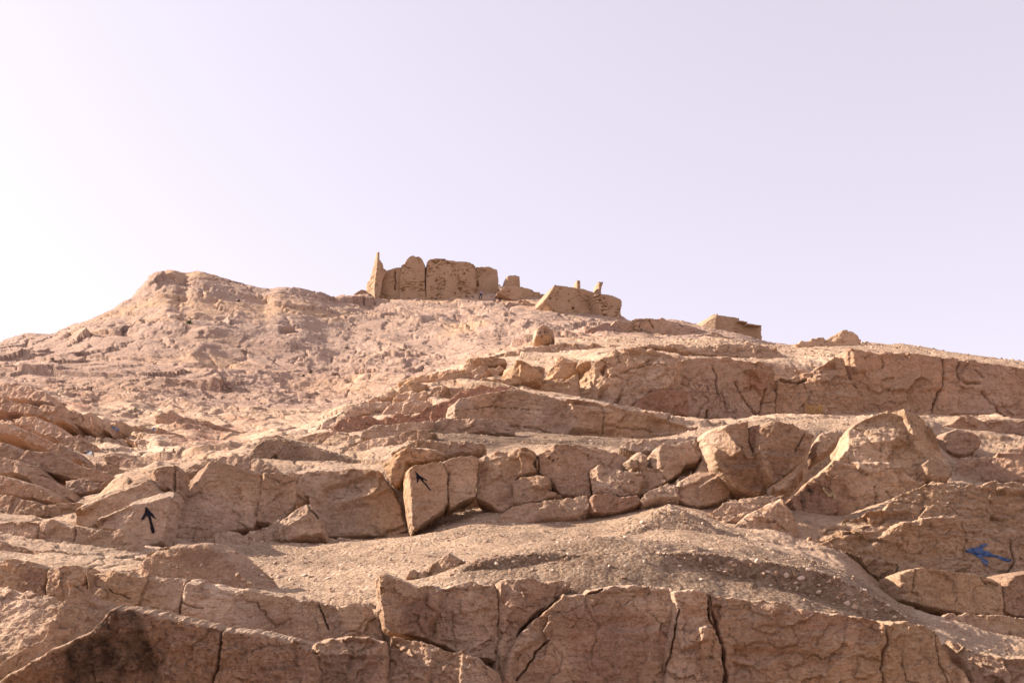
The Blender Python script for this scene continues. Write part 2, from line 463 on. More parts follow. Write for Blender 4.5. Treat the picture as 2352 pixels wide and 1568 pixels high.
# ---------------------------------------------------------------- the hillside: one continuous sheet through known points
COLS = {}; SKYL = {}
def ctl(x, *yy): COLS.setdefault(x, []).extend(yy)
def skyl(x, *yy): SKYL[x] = list(yy)
# the two lowest steps, as lines across the picture (x, y, distance)
STEP_LOW = ((-500, 1390, 8.4), (0, 1400, 8.4), (180, 1425, 8.4), (300, 1440, 8.4), (510, 1490, 8.4), (690, 1560, 8.5), (780, 1690, 8.5), (2900, 1700, 8.5))
STEP_TOP = ((-500, 1300, 10.3), (0, 1305, 10.3), (150, 1315, 10.3), (300, 1330, 10.3), (430, 1338, 10.4), (600, 1362, 10.3), (770, 1390, 10.1), (850, 1384, 9.9), (900, 1336, 9.6), (1000, 1354, 9.6), (1150, 1342, 9.6),
            (1300, 1348, 9.6), (1400, 1354, 9.55), (1530, 1354, 9.5), (1650, 1368, 9.45), (1800, 1390, 9.4), (1990, 1420, 9.4), (2125, 1436, 9.45), (2200, 1500, 9.7), (2352, 1530, 9.9), (2900, 1570, 10))
ctl(-450, (1260, 13), (1190, 16), (1130, 21), (1030, 31), (940, 47), (890, 64), (850, 90), (830, 120), (1000, 170), (1100, 240))
ctl(0, (1302, 11.6), (1268, 13.3), (1205, 15.2), (1176, 18.4), (1150, 21.5), (1090, 27), (1000, 40), (905, 62), (830, 95), (788, 125), (900, 160), (1000, 240))
skyl(60, (768, 128), (880, 165)); skyl(125, (768, 130), (860, 165)); skyl(175, (748, 133), (850, 165)); skyl(255, (712, 139), (830, 170))
ctl(150, (1310, 11.6), (1276, 13.4), (1218, 15.2), (1196, 18), (1150, 22), (1090, 27.5), (1000, 41), (905, 64))
ctl(300, (1322, 11.4), (1300, 12.6), (1262, 14.8), (1250, 15.9), (1152, 17.1), (1106, 18.4), (1092, 25), (1005, 43), (920, 67), (830, 95), (745, 125), (684, 143), (800, 175), (950, 240))
skyl(340, (660, 150), (780, 178)); skyl(372, (633, 157), (740, 182)); skyl(395, (619, 160), (720, 186)); skyl(410, (628, 160)); skyl(425, (633, 160), (720, 186)); skyl(450, (624, 160), (720, 186)); skyl(490, (633, 160), (720, 186))
ctl(420, (1262, 15.8), (1226, 17.7), (1092, 18.7), (1072, 21), (1062, 30))
ctl(500, (1345, 10.9), (1282, 14.5), (1264, 15.9), (1235, 17.7), (1078, 18.9), (1054, 21), (1048, 33), (1000, 48), (905, 82), (760, 127))
skyl(570, (655, 158), (740, 190)); skyl(610, (664, 158)); skyl(640, (656, 158), (730, 190)); skyl(690, (664, 160), (740, 192)); skyl(740, (679, 163), (745, 195))
ctl(600, (1358, 11), (1290, 13.6), (1252, 16.2), (1230, 17.9), (1096, 18.9), (1060, 20.3), (1015, 24.5), (1030, 34), (1002, 48), (920, 78), (780, 120))
ctl(750, (1345, 11.5), (1290, 13.8), (1246, 16.1), (1230, 18), (1098, 19), (1062, 20.6), (1040, 22.8), (1012, 26), (985, 30.5), (962, 35), (975, 50), (945, 75), (860, 105), (738, 140), (685, 168))
skyl(810, (682, 170), (740, 200))
ctl(850, (1330, 11), (1285, 14), (1242, 16.2), (1226, 18), (1092, 18.8), (1062, 20.6), (1050, 22), (1014, 26), (985, 29.5), (925, 35), (945, 50), (925, 78), (850, 108), (737, 142))
ctl(950, (1334, 10.3), (1314, 11.4), (1262, 14.6), (1232, 16.4), (1216, 18), (1078, 18.7), (1022, 20.6), (1005, 23), (985, 27), (965, 30), (930, 34), (880, 40), (880, 52), (895, 72), (860, 102), (738, 142), (690, 172), (660, 190), (720, 240))
ctl(1100, (1275, 10.5), (1268, 11.6), (1252, 13.4), (1203, 16.3), (1170, 17.9), (1068, 18.6), (1032, 20), (1002, 23), (992, 26), (965, 29.5), (892, 33), (870, 40), (838, 48), (826, 58), (845, 76), (815, 105), (729, 145), (686, 174), (655, 195))
ctl(1250, (1254, 10.5), (1251, 12), (1240, 13.4), (1206, 16), (1162, 17.7), (1048, 18.5), (1024, 20), (1005, 22.5), (1000, 26), (1000, 28.6), (915, 29.6), (905, 37), (876, 42), (840, 52), (806, 60), (790, 68), (783, 80), (800, 100), (770, 122), (720, 150), (686, 168), (700, 240))
ctl(1400, (1255, 10.5), (1252, 12), (1225, 14), (1190, 16.2), (1148, 17.7), (1058, 18.5), (1030, 20), (1011, 22.5), (1008, 26), (1008, 28.8), (940, 29.8), (940, 41), (930, 42.4), (815, 44), (797, 52), (782, 72), (768, 92), (742, 104), (775, 122), (748, 142), (722, 153), (740, 190))
ctl(1536, (1253, 10.5), (1250, 11.8), (1238, 12.8), (1152, 16.2), (1132, 17.7), (1042, 18.4), (1020, 20), (1010, 22.5), (1008, 28.8), (970, 30), (955, 41), (945, 42.4), (822, 44), (798, 52), (784, 68), (768, 88), (738, 104), (800, 160), (900, 240))
ctl(1680, (1264, 10.6), (1260, 11.6), (1218, 15.5), (1155, 17.8), (996, 19), (986, 20.5), (980, 24), (972, 39), (966, 42.4), (834, 44), (802, 51), (790, 62), (782, 80), (764, 102), (800, 130), (900, 240))
ctl(1800, (1296, 10.6), (1282, 11.6), (1255, 14), (1195, 15.6), (1160, 18.2), (986, 19.3), (974, 21), (968, 26), (968, 39), (964, 42.6), (845, 45), (812, 52), (794, 60), (820, 80))
ctl(1950, (1335, 10.6), (1300, 13.3), (1265, 15.1), (1196, 16.6), (1186, 18.8), (985, 19.9), (966, 22), (968, 28), (966, 40), (962, 43), (832, 45.5), (797, 54), (786, 59), (815, 78), (950, 160))
ctl(2070, (1412, 11.4), (1396, 13), (1388, 14.9), (1150, 16.1), (1124, 18.4), (965, 19.8), (955, 23), (966, 40), (962, 43.4), (836, 45.6), (790, 56), (830, 78))
ctl(2200, (1450, 11), (1432, 12.4), (1424, 15), (1142, 16.2), (1112, 19.4), (1062, 20.8), (992, 22.2), (980, 25.6), (970, 40), (966, 43.4), (842, 45.6), (806, 53), (850, 78))
ctl(2352, (1510, 11.2), (1440, 12.4), (1430, 15), (1152, 16.2), (1116, 19.2), (1036, 21), (1004, 22.8), (980, 25), (974, 40), (970, 43.4), (858, 45.6), (829, 49), (880, 78), (1000, 160))
ctl(2750, (1540, 11), (1440, 14.5), (1200, 16.6), (1130, 20), (1050, 24), (1000, 40), (990, 43.4), (900, 46), (880, 50), (950, 80), (1050, 160))
NY = 1000
txs = np.concatenate([np.linspace(-0.85, -0.585, 50), np.linspace(-0.58, 0.58, 980), np.linspace(0.585, 0.85, 50)]); NTX = len(txs); lys = np.linspace(math.log(3.6), math.log(250), NY)
def elev(x, y):
    d = ray((x, y)); return d[2] / d[1]
def column(x):
    lo_ = np.array(STEP_LOW, float); hi_ = np.array(STEP_TOP, float)
    yl, Yl = np.interp(x, lo_[:, 0], lo_[:, 1]), np.interp(x, lo_[:, 0], lo_[:, 2])
    yh, Yh = np.interp(x, hi_[:, 0], hi_[:, 1]), np.interp(x, hi_[:, 0], hi_[:, 2])
    pts = [(1800, 3.6), (1760, 6.4), (1720, 7.5), (yl, 7.9), (yl, Yl), (min(yl + 30, 1690), Yh - .4), (yh, Yh)] + sorted([p for p in COLS[x] if p[1] > Yh + .25], key=lambda p: p[1])
    return np.interp(lys, [math.log(p[1]) for p in pts], [elev(x, p[0]) for p in pts])
FULL = [x for x in sorted(COLS) if max(p[1] for p in COLS[x]) > 150]
CX = np.array(FULL, float)
PR = np.stack([column(int(x)) for x in CX])               # (columns, NY)
def between(CX, PR, x):
    k = np.searchsorted(CX, x); f = (x - CX[k - 1]) / (CX[k] - CX[k - 1])
    return k, PR[k - 1] * (1 - f) + PR[k] * f
NX_, NP_ = CX, PR                                         # lower slopes: every column that was read there
for x in sorted(set(COLS) - set(FULL)):
    k, nb_ = between(NX_, NP_, x)
    l1 = math.log(max(p[1] for p in COLS[x])); t_ = sstep(l1, l1 + .25, lys)
    NX_ = np.insert(NX_, k, x); NP_ = np.insert(NP_, k, column(x) * (1 - t_) + nb_ * t_, 0)
for x in sorted(SKYL):                                    # upper slopes: full columns and the skyline
    k, pr = between(CX, PR, x)
    y1, Y1 = SKYL[x][0]; l0 = math.log(Y1 * .62); e0 = np.interp(l0, lys, pr)
    L_ = [l0] + [math.log(p[1]) for p in SKYL[x]]; E_ = [e0] + [elev(x, p[0]) for p in SKYL[x]]
    L_.append(math.log(Y1 * 1.18)); E_.append(elev(x, y1) - .045); L_.append(math.log(250)); E_.append(elev(x, y1) - .12)
    od = np.argsort(L_); pr = np.where(lys > l0, np.interp(lys, np.array(L_)[od], np.array(E_)[od]), pr)
    CX = np.insert(CX, k, x); PR = np.insert(PR, k, pr, 0)
E = np.empty((NTX, NY)); xs = np.empty((NTX, NY))
for j in range(NY):
    up = sstep(math.log(75), math.log(105), lys[j])
    ee = np.full(NTX, PR[:, j].mean())
    for _ in range(3):                                    # pixel column of each azimuth at this distance
        xs[:, j] = W0 / 2 + FPX * txs / (CP + ee * SP)
        ee = np.interp(xs[:, j], NX_, NP_[:, j]) * (1 - up) + np.interp(xs[:, j], CX, PR[:, j]) * up
    E[:, j] = ee
def blur(F, sig, ax):
    r = int(3 * sig); k = np.exp(-0.5 * (np.arange(-r, r + 1) / sig) ** 2); k /= k.sum()
    pad = [(0, 0), (0, 0)]; pad[ax] = (r, r); G_ = np.pad(F, pad, mode='edge'); n = F.shape[ax]
    return sum(w_ * np.take(G_, range(i, i + n), ax) for i, w_ in enumerate(k))
far_w = sstep(math.log(95), math.log(120), lys)[None]
E = blur(E, 16, 0) * (1 - far_w) + blur(E, 3.5, 0) * far_w
E = blur(E, 2.0, 1)
TX, LY = np.meshgrid(txs, lys, indexing='ij')
YY = np.exp(LY)
TV = np.stack([TX * YY, YY, CAM[2] + E * YY], -1)
# normals of the smooth sheet
du = np.gradient(TV, axis=0); dv = np.gradient(TV, axis=1)
TN = np.cross(du, dv); TN /= np.linalg.norm(TN, axis=-1, keepdims=True) + 1e-9
TN[TN[..., 2] < 0] *= -1
tv = TV.reshape(-1, 3); tn = TN.reshape(-1, 3)
Yf = YY.ravel()
tp = project(tv)
def region(P, soft):
    out = np.zeros(len(tv)); pp = poly(P)
    bb = (tp[:, 0] > pp[:, 0].min() - soft) & (tp[:, 0] < pp[:, 0].max() + soft) & (tp[:, 1] > pp[:, 1].min() - soft) & (tp[:, 1] < pp[:, 1].max() + soft)
    ii = np.where(bb)[0]
    d, _, _ = poly_dist(pp, tp[ii]); out[ii] = sstep(-soft, soft, d); return out
far = sstep(50, 75, Yf) * (1 - sstep(0.02, 0.10, TX.ravel() - (-0.02 + 0.5 * sstep(75, 110, Yf))))
strata = region('-700,880 0,880 300,905 520,945 700,990 640,1010 500,1062 420,1078 200,1150 0,1200 -700,1300', 30) * sstep(15.5, 19, Yf) * (1 - sstep(70, 95, Yf))
grav = np.maximum.reduce([
    region('540,1262 640,1245 800,1232 940,1216 1010,1160 1090,1130 1150,1180 1330,1170 1470,1150 1536,1130 1640,1170 1730,1250 1900,1290 2010,1340 2150,1440 1990,1440 1640,1390 1300,1372 1000,1372 880,1350 860,1385 770,1390 600,1356 520,1290', 10) * (Yf < 18),
    region('950,1026 1000,1000 1060,984 1180,992 1420,1006 1600,983 1640,968 1900,953 1970,960 1900,1006 1860,1010 1640,1004 1480,1016 1450,1036 1280,1026 1230,1040 1100,1050', 8) * (Yf > 18) * (Yf < 30),
    region('2150,955 2420,955 2420,985 2150,985', 6) * (Yf > 22) * (Yf < 32),
    region('2180,1070 2420,1080 2420,1112 2190,1112', 8) * (Yf > 16) * (Yf < 24),
    region('1180,800 1400,770 1700,775 1990,768 2420,830 2420,870 2160,822 1900,812 1760,836 1640,812 1400,812', 10) * (Yf > 43) * (Yf < 66) * 0.7])
near0 = 1 - sstep(7.0, 8.0, Yf)
ridgem = np.clip(1 - grav - near0, 0, 1) * (1 - far) * (1 - strata)
# bedded ledges of the left slope
w = tv[:, 2] + 0.42 * tv[:, 0] + 0.10 * tv[:, 1] * 0
def ledge(w, s, warp, k):
    t = w / s + warp * k; f = t - np.floor(t)
    up = 0.42 + 0.2 * np.sin(np.floor(t) * 12.9)
    return np.where(f < up, f / up, (1 - f) / (1 - up))
out = np.zeros(len(tv))
i_ = np.where(strata > 0.01)[0]; p_ = tv[i_]; ws_ = w[i_]
warp = fbm(p_ / 7.0, 4, 0.55); lam = 0.35 + 0.65 * sstep(-0.3, 0.3, fbm(p_ / 5.0 + 31, 2))
out[i_] += strata[i_] * ((ledge(ws_, 1.5, warp, 1.1) * 0.75 + ledge(ws_ + 0.3, 0.52, warp, 2.2) * 0.26) * lam - 0.3)
i_ = np.where((far > 0.01) & (np.abs(TX.ravel()) < 0.6))[0]; p_ = tv[i_]
fl = far[i_] * sstep(-0.12, 0.25, fbm(p_ / 16 + 61, 3)) * (0.5 + 0.5 * sstep(-.2, .3, fbm(p_ / 5 + 3, 2)))
w2 = p_[:, 2] + 0.75 * p_[:, 0] + 0.25 * p_[:, 1]; warp2 = fbm(p_ / 26 + 5, 4, 0.5); w3_ = p_[:, 2] - 0.9 * p_[:, 0]
out[i_] += 0.32 * fl * (ledge(w2, 3.1, warp2, 1.3) * 0.85 + ledge(w2, 1.15, warp2, 2.6) * 0.36 + ledge(w3_, 2.6, warp2, 1.9) * 0.40 - 0.6)
# fractured rock of the hill
dist = Yf
nz = np.zeros(len(tv))
sel = np.where(((far > 0.01) | (strata > 0.01) | (ridgem > 0.01)) & (np.abs(TX.ravel()) < 0.6))[0]
pv = tv[sel]; ps = np.maximum(dist[sel], 9)
fs = ps * 0.055                                          # block size grows with distance so that it stays legible
lev = np.exp(np.round(np.log(fs) * 1.0) / 1.0)
frc = np.zeros(len(sel))
for lv in np.unique(lev):
    k = np.where(lev == lv)[0]
    q = pv[k] / lv
    wq = np.stack([fbm(q * .9, 3, .55), fbm(q * .9 + 40, 3, .55)], -1) * 0.6
    D, tl, of, ed = voronoi(q[:, 0] * 0.9 + wq[:, 0] + 0.3 * q[:, 2], q[:, 2] * 1.25 + q[:, 0] * 0.35 + wq[:, 1] + 0.25 * q[:, 1], int(lv * 100) % 1000)
    g = sstep(-0.15, 0.35, fbm(q * 0.5 + 9, 2))
    hh = 0.13 * (D * tl).sum(-1) + 0.05 * of - 0.11 * g * np.exp(-(ed / 0.03) ** 2)
    D, tl, of, ed = voronoi(q[:, 0] * 2.6 + 0.8 * q[:, 2] + wq[:, 1], q[:, 2] * 3.4 + q[:, 0] * 0.9 + wq[:, 0], 77)
    g2 = sstep(-0.1, 0.3, fbm(q * 1.1 + 19, 2))
    hh += 0.045 * (D * tl).sum(-1) + 0.015 * of - 0.045 * g2 * np.exp(-(ed / 0.05) ** 2)
    al = q[:, 0] * 0.84 - q[:, 2] * 0.54; ac = q[:, 0] * 0.54 + q[:, 2] * 0.84
    r3 = np.stack([al * 0.30 + wq[:, 0] * .3, ac * 1.0 + wq[:, 1] * .5, q[:, 1] * 0.4], -1)
    hh += 0.16 * (fbm(r3 * 0.8 + 3, 4, 0.45, ridge=True) - .2) + 0.03 * fbm(q * np.array([3, 3, 8.0]), 3, 0.6)
    hh += 0.03 * (fbm(q * 2.3 + 8, 3, .6, ridge=True) - .2)
    hh += 0.022 * (fbm(q * 9 + 4, 3, .6, ridge=True) - .2) + 0.010 * fbm(q * 30, 2, .6)
    frc[k] = hh * lv
frc = frc * np.where(far[sel] > .3, 0.6 + 0.6 * sstep(-0.25, 0.3, fbm(pv / 17 + 23, 3)), 1.0)      # worn skins beside broken rock
nz[sel] = frc * np.clip(far[sel] * 0.8 + strata[sel] * 0.6 + ridgem[sel] * 0.62, 0, 1)
# loose slopes: soft undulation and lumps; steep steps are bare rock
steep = 1 - sstep(0.70, 0.84, tn[:, 2])
soft = np.clip(1 - far - strata - ridgem, 0, 1)
i_ = np.where(soft > 0.01)[0]; p_ = tv[i_]
nz[i_] += soft[i_] * (steep[i_] * 0.05 * fbm(p_ / 0.35 + 8, 4, 0.6) + 0.22 * fbm(p_ / 2.1, 4) + 0.030 * fbm(p_ / 0.28, 4, 0.6))
# a low niche in the far slope
nic = at(664, 763, 122)
hole = np.exp(-((tp[:, 0] - 664) / 17) ** 4 - ((tp[:, 1] - 764) / 4.5) ** 4) * (Yf > 80)
tv = tv + tn * (nz - hole * 2.4)[:, None]
tv[:, 1] -= out * 0.9; tv[:, 2] += out * 0.25
m4 = np.zeros((len(tv), 4), np.float32)
m4[:, 2] = np.clip(soft + ridgem * 0.35 * sstep(0.0, 0.3, fbm(tv / 3 + 3, 3)) * (1 - steep), 0, 1)
m4[:, 1] = 0.42 * soft * region('1020,1330 1060,1290 1100,1270 1250,1252 1400,1252 1540,1250 1690,1262 1900,1296 2100,1400 2130,1440 1800,1400 1500,1360 1200,1350', 14) * (Yf < 14) \
    + 0.8 * soft * region('960,1010 1060,986 1180,994 1420,1008 1460,1030 1280,1022 1120,1034', 10) * (Yf > 18)
m4[:, 3] = np.clip(strata * 0.55 * sstep(-0.2, 0.4, fbm(tv / 6 + 13, 3)) + 0.35 * far * (1 - sstep(85, 130, Yf)), 0, 1)
m4[:, 0] = strata * 0.6 * sstep(0.08, 0.35, fbm(np.stack([tv[:, 0] / 9, w * 1.1, tv[:, 1] / 9], -1) + 5, 3))
I = np.arange(NTX * NY).reshape(NTX, NY)
tf = np.stack([I[:-1, :-1], I[1:, :-1], I[1:, 1:], I[:-1, 1:]], -1).reshape(-1, 4)
# three sheets of one slope, by the rock they are made of: near scree, ridge, far hill
rowY = np.exp(lys)
fy = np.repeat(np.arange(NY - 1)[None], NTX - 1, 0).ravel()
cut1 = int(np.searchsorted(rowY, 27.0)); cut2 = int(np.searchsorted(rowY, 70.0))
def sub_sheet(name, lo, hi, mat):
    ff = tf[(fy >= lo) & (fy < hi)]
    u, inv = np.unique(ff, return_inverse=True)
    o = mesh_obj(name, tv[u], inv.reshape(ff.shape), mat, attr=m4[u])
    BVH_LIST.append((tv[u], inv.reshape(ff.shape), o))
    return tag(o, kind='structure')
S_NEAR = sub_sheet('scree_slope', 0, cut1, M_MID)
S_RIDGE = sub_sheet('ridge_slope', cut1, cut2, M_RIDGE)
S_FAR = sub_sheet('hillside', cut2, NY - 1, M_FAR)
tag(S_NEAR, 'gravelly scree slope between the rock ledges')
tag(S_RIDGE, 'dusty upper slope of the rocky ridge')
tag(S_FAR, 'far rocky hillside rising to the ruins')
# the plain round the foot of the hill
gm = rock_material('plain_earth', 1.5)
gp = []; gf = []
R_ = [3.0, 8, 20, 60, 150, 400, 1200, 4000]; NS = 48
zb = -1.0
gp.append((0, 0, -0.6))
for i, r in enumerate(R_):
    for k in range(NS):
        a = 2 * math.pi * k / NS
        gp.append((r * math.sin(a), r * math.cos(a), -0.6 - 0.9 * min(1, r / 60)))
tri = [(0, 1 + k, 1 + (k + 1) % NS) for k in range(NS)]
for i in range(len(R_) - 1):
    for k in range(NS):
        a = 1 + i * NS + k; b_ = 1 + i * NS + (k + 1) % NS
        tri += [(a, a + NS, b_ + NS), (a, b_ + NS, b_)]
G = mesh_obj('ground', gp, np.array(tri)[:, ::-1], gm, attr=np.tile([0, 0, 0.7, 0], (len(gp), 1)))
tag(G, 'dry plain at the foot of the hill', kind='structure')
# ---------------------------------------------------------------- foreground, bottom of the picture
rk('rock_slab', 'pale slab tilted up above the dark face in the bottom left corner',
   '-80,1330 0,1346 80,1360 158,1380 192,1375 218,1380 274,1388 262,1404 240,1418 214,1450 160,1470 130,1482 75,1512 25,1542 -80,1600', 7.45,
   yaw=10, lean=46, T=.2, bev=8, fpx=80, rough=.7, top=1.0,
   facets=[('180,1378 280,1385 250,1410 212,1450 120,1490 20,1548 -80,1610 0,1520 100,1470 150,1410', -26, -24, 0, 8)],
   cracks=[('0,1408 30,1400', 1.8, .04), ('36,1520 50,1504', 2, .04), ('60,1440 110,1425', 1.5, .03)])
rk('rock_outcrop', 'overhanging rock face in the bottom left corner, nearly black with stain and painted shade',
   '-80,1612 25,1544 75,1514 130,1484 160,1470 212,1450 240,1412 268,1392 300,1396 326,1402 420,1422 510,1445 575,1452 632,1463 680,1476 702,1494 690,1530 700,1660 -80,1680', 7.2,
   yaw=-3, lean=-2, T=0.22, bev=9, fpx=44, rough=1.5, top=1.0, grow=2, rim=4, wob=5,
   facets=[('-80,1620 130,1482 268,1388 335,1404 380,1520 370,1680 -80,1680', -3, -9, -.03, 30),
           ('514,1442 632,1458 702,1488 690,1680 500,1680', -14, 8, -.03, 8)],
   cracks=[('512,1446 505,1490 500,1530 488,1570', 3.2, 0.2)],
   mask=[('90,1510 200,1456 236,1412 268,1388 345,1404 400,1450 440,1540 430,1680 60,1680', 0.2, .45, 0, .3), ('150,1482 214,1452 244,1412 272,1392 312,1400 330,1430 352,1480 368,1530 350,1600 300,1680 130,1680', 0.2, 1.0, 0, 0),  # dark masks paint the undercut's shade into the colour, along with stain
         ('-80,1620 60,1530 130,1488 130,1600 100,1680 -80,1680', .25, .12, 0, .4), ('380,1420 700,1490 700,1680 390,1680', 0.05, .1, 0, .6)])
rk('rock_ledge', 'long smooth tan rock ledge split by one dark vertical crack below the earth mound',
   '190,1300 250,1297 320,1312 430,1322 520,1335 610,1352 700,1368 770,1378 850,1370 872,1400 885,1452 880,1500 700,1520 500,1480 271,1420 195,1400', 9.6,
   yaw=-2, lean=16, T=0.45, bev=13, fpx=110, rough=0.55,
   facets=[('200,1300 270,1300 235,1340 200,1390', 28, 6, -.05), ('770,1380 850,1372 880,1450 880,1500 800,1470', -8, 14, -.03),
           ('420,1330 600,1355 780,1385 790,1490 560,1460 410,1420', -6, -4, 0.0, 16)],
   cracks=[('436,1316 424,1360 418,1385 413,1418', 3.2, 0.18), ('414,1388 440,1396 470,1400', 1.8, .05), ('728,1372 736,1400 752,1440', 2.2, 0.08),
           ('250,1350 270,1362 300,1372', 1.6, .04)])
rk('rock_block', 'lumpy purplish brown rock at the left edge, above the pale sloping slab',
   '-60,1268 0,1275 35,1275 60,1279 105,1292 112,1310 108,1345 100,1400 -60,1400', 9.9, yaw=6, lean=14, T=.4, bev=16, fpx=48,
   mask=[('40,1310 110,1305 112,1350 60,1360', .1, .25, 0, .9)])
rk('rock_block', 'rough tan rock with a small square notch, between the purplish rock and the cracked ledge',
   '102,1296 150,1291 200,1295 214,1300 205,1345 196,1372 180,1400 100,1400', 9.8, yaw=-6, lean=16, T=.4, bev=12, fpx=46,
   facets=[('100,1296 160,1300 175,1340 110,1360', 12, 10, -.02)], cracks=[('203,1302 196,1340 176,1352 196,1366', 3, .12)])
rk('rock_block', 'squarish brown block with a sunlit left face, leftmost in the front cliff',
   '856,1322 866,1314 884,1312 905,1322 960,1344 1004,1341 1012,1352 1006,1400 985,1440 985,1466 935,1456 890,1452 876,1442 868,1410 856,1400 862,1370', 9.0,
   yaw=-2, lean=6, T=.42, bev=9, fpx=60, rough=.9, top=1.3,
   facets=[('850,1318 872,1316 874,1370 892,1452 872,1440 852,1400', 52, 4, -.10, 5), ('884,1316 1004,1344 1000,1380 900,1370', -4, 10, 0)],
   mask=[('925,1380 1000,1360 995,1440 960,1460 920,1440', .12, .2, 0, .95)])
rk('rock_block', 'tan rock face of the front cliff between the squarish block and the tall recess crack',
   '1000,1346 1045,1338 1080,1330 1128,1338 1142,1352 1148,1400 1146,1450 1140,1520 1060,1500 985,1470 992,1430 1006,1400', 9.2,
   yaw=3, lean=8, T=.35, bev=9, fpx=70, rough=.8, facets=[('1010,1350 1130,1345 1130,1400 1010,1420', 4, 12, 0)])
rk('rock_block', 'broad chipped front cliff slab with a diagonal fissure running down to the left',
   '1144,1332 1160,1324 1200,1322 1250,1328 1312,1331 1306,1350 1270,1385 1230,1410 1195,1440 1185,1480 1170,1568 1175,1660 1120,1660 1128,1568 1142,1500 1150,1420 1142,1360', 9.1,
   yaw=-3, lean=9, T=.4, bev=9, fpx=72, rough=.85, top=1.3,
   facets=[('1150,1330 1190,1326 1170,1380 1150,1400', 20, 5, -.03), ('1190,1330 1310,1334 1260,1390 1200,1400', -8, 6, 0)],
   mask=[('1150,1340 1300,1340 1200,1450 1150,1450', 0.05, 0, 0, .35)])
rk('rock_outcrop', 'widest rust brown face of the front cliff below the gravel mound',
   '1240,1404 1290,1360 1330,1358 1352,1350 1388,1347 1420,1340 1492,1340 1530,1344 1560,1352 1590,1400 1610,1440 1640,1500 1660,1660 1120,1660 1170,1500 1200,1440', 9.0,
   yaw=-3, lean=7, T=.5, bev=12, fpx=110, rough=.75, top=1.3,
   facets=[('1300,1360 1540,1350 1560,1420 1280,1430', 0, 12, 0, 14), ('1180,1500 1300,1420 1330,1660 1160,1660', 12, 0, -.03, 12), ('1400,1440 1600,1430 1640,1660 1420,1660', -8, -5, 0, 16)],
   cracks=[('1300,1350 1262,1392 1215,1425 1190,1455', 4.5, .20), ('1190,1560 1230,1500 1262,1470', 3, .10), ('1352,1362 1370,1358 1384,1352', 2.5, .1)],
   mask=[('1290,1400 1420,1380 1500,1420 1480,1560 1330,1580', .2, 0, 0, .6), ('1500,1450 1560,1440 1560,1500 1500,1520', .35, 0, 0, .6)])
rk('rock_outcrop', 'tall cracked pillar of front cliff with a chipped lower bulge, left of the pale slab',
   '1545,1356 1580,1350 1618,1352 1630,1360 1640,1420 1660,1480 1668,1568 1670,1660 1520,1660 1525,1560 1532,1480 1550,1420', 8.9,
   yaw=2, lean=7, T=.4, bev=9, fpx=58, rough=1.0,
   facets=[('1540,1420 1620,1415 1630,1470 1560,1500', 10, 16, .04), ('1530,1500 1600,1490 1600,1660 1524,1660', 14, -4, 0), ('1600,1440 1640,1430 1640,1520 1605,1500', -26, -14, .02)],
   cracks=[('1560,1400 1545,1470 1528,1550', 2.6, .08), ('1626,1356 1632,1420 1658,1470 1668,1540 1655,1640', 4, .2)])
rk('rock_outcrop', 'large pale weathered slab of the front cliff scribbled with fine wavy ridges',
   '1624,1358 1680,1366 1740,1372 1809,1378 1827,1390 1900,1398 1989,1410 2032,1420 2040,1440 2032,1500 2026,1560 2024,1660 1660,1660 1668,1568 1662,1500 1640,1420', 8.9,
   yaw=4, lean=12, T=.45, bev=12, fpx=64, rough=.85, aniso=1.7, rot=14, bed=1.8, top=1.4,
   facets=[('1660,1370 1800,1380 1780,1440 1680,1440', 8, 8, 0, 12), ('1830,1395 2030,1420 2020,1480 1860,1470', -8, 2, -.02, 12), ('1680,1480 1960,1490 1980,1660 1680,1660', 5, 10, 0, 16)],
   mask=[('1624,1356 1660,1360 1668,1440 1650,1500', .15, .05, 0, .6), ('1840,1400 2030,1420 2020,1470 1880,1450', 0, 0, 0, .5)])
rk('rock_outcrop', 'square shouldered brown buttress at the right end of the front cliff',
   '2036,1424 2050,1414 2090,1418 2125,1424 2148,1436 2165,1458 2185,1480 2202,1510 2222,1545 2240,1590 2250,1660 2020,1660 2026,1560', 8.9,
   yaw=-10, lean=9, T=.5, bev=14, fpx=62, rough=.85, facets=[('2120,1426 2165,1460 2200,1510 2240,1660 2150,1660 2130,1500', -24, 4, -.02, 8)],
   cracks=[('2034,1424 2030,1500 2022,1580 2020,1650', 4, .2), ('2070,1500 2080,1560 2110,1568', 2, .05), ('2150,1450 2158,1520 2190,1580', 2, .06)])
rk('rock_block', 'pale greyish slab leaning against the foot of the front cliff, bottom centre',
   '888,1454 915,1452 945,1462 990,1474 1020,1486 1060,1490 1098,1500 1110,1520 1136,1530 1134,1568 1140,1660 880,1660 890,1568', 8.6,
   yaw=8, lean=24, T=.4, bev=10, fpx=50, rough=1.1, rot=-24, aniso=1.6,
   facets=[('890,1460 960,1468 1000,1500 980,1600 895,1600', 14, 10, 0), ('1060,1500 1130,1525 1130,1600 1050,1580', -12, 0, .03)])
rk('rock_block', 'greyish brown bottom row rock between the overhanging face and the pale leaning slab',
   '690,1500 715,1478 745,1458 800,1454 850,1458 885,1466 890,1500 892,1568 890,1660 670,1660 680,1560', 8.5,
   yaw=-6, lean=12, T=.42, bev=13, fpx=52, rough=1.15, facets=[('740,1462 880,1470 870,1510 720,1510', 0, 26, 0)],
   mask=[('740,1500 885,1500 885,1660 700,1660', 0, .12, 0, .55)])
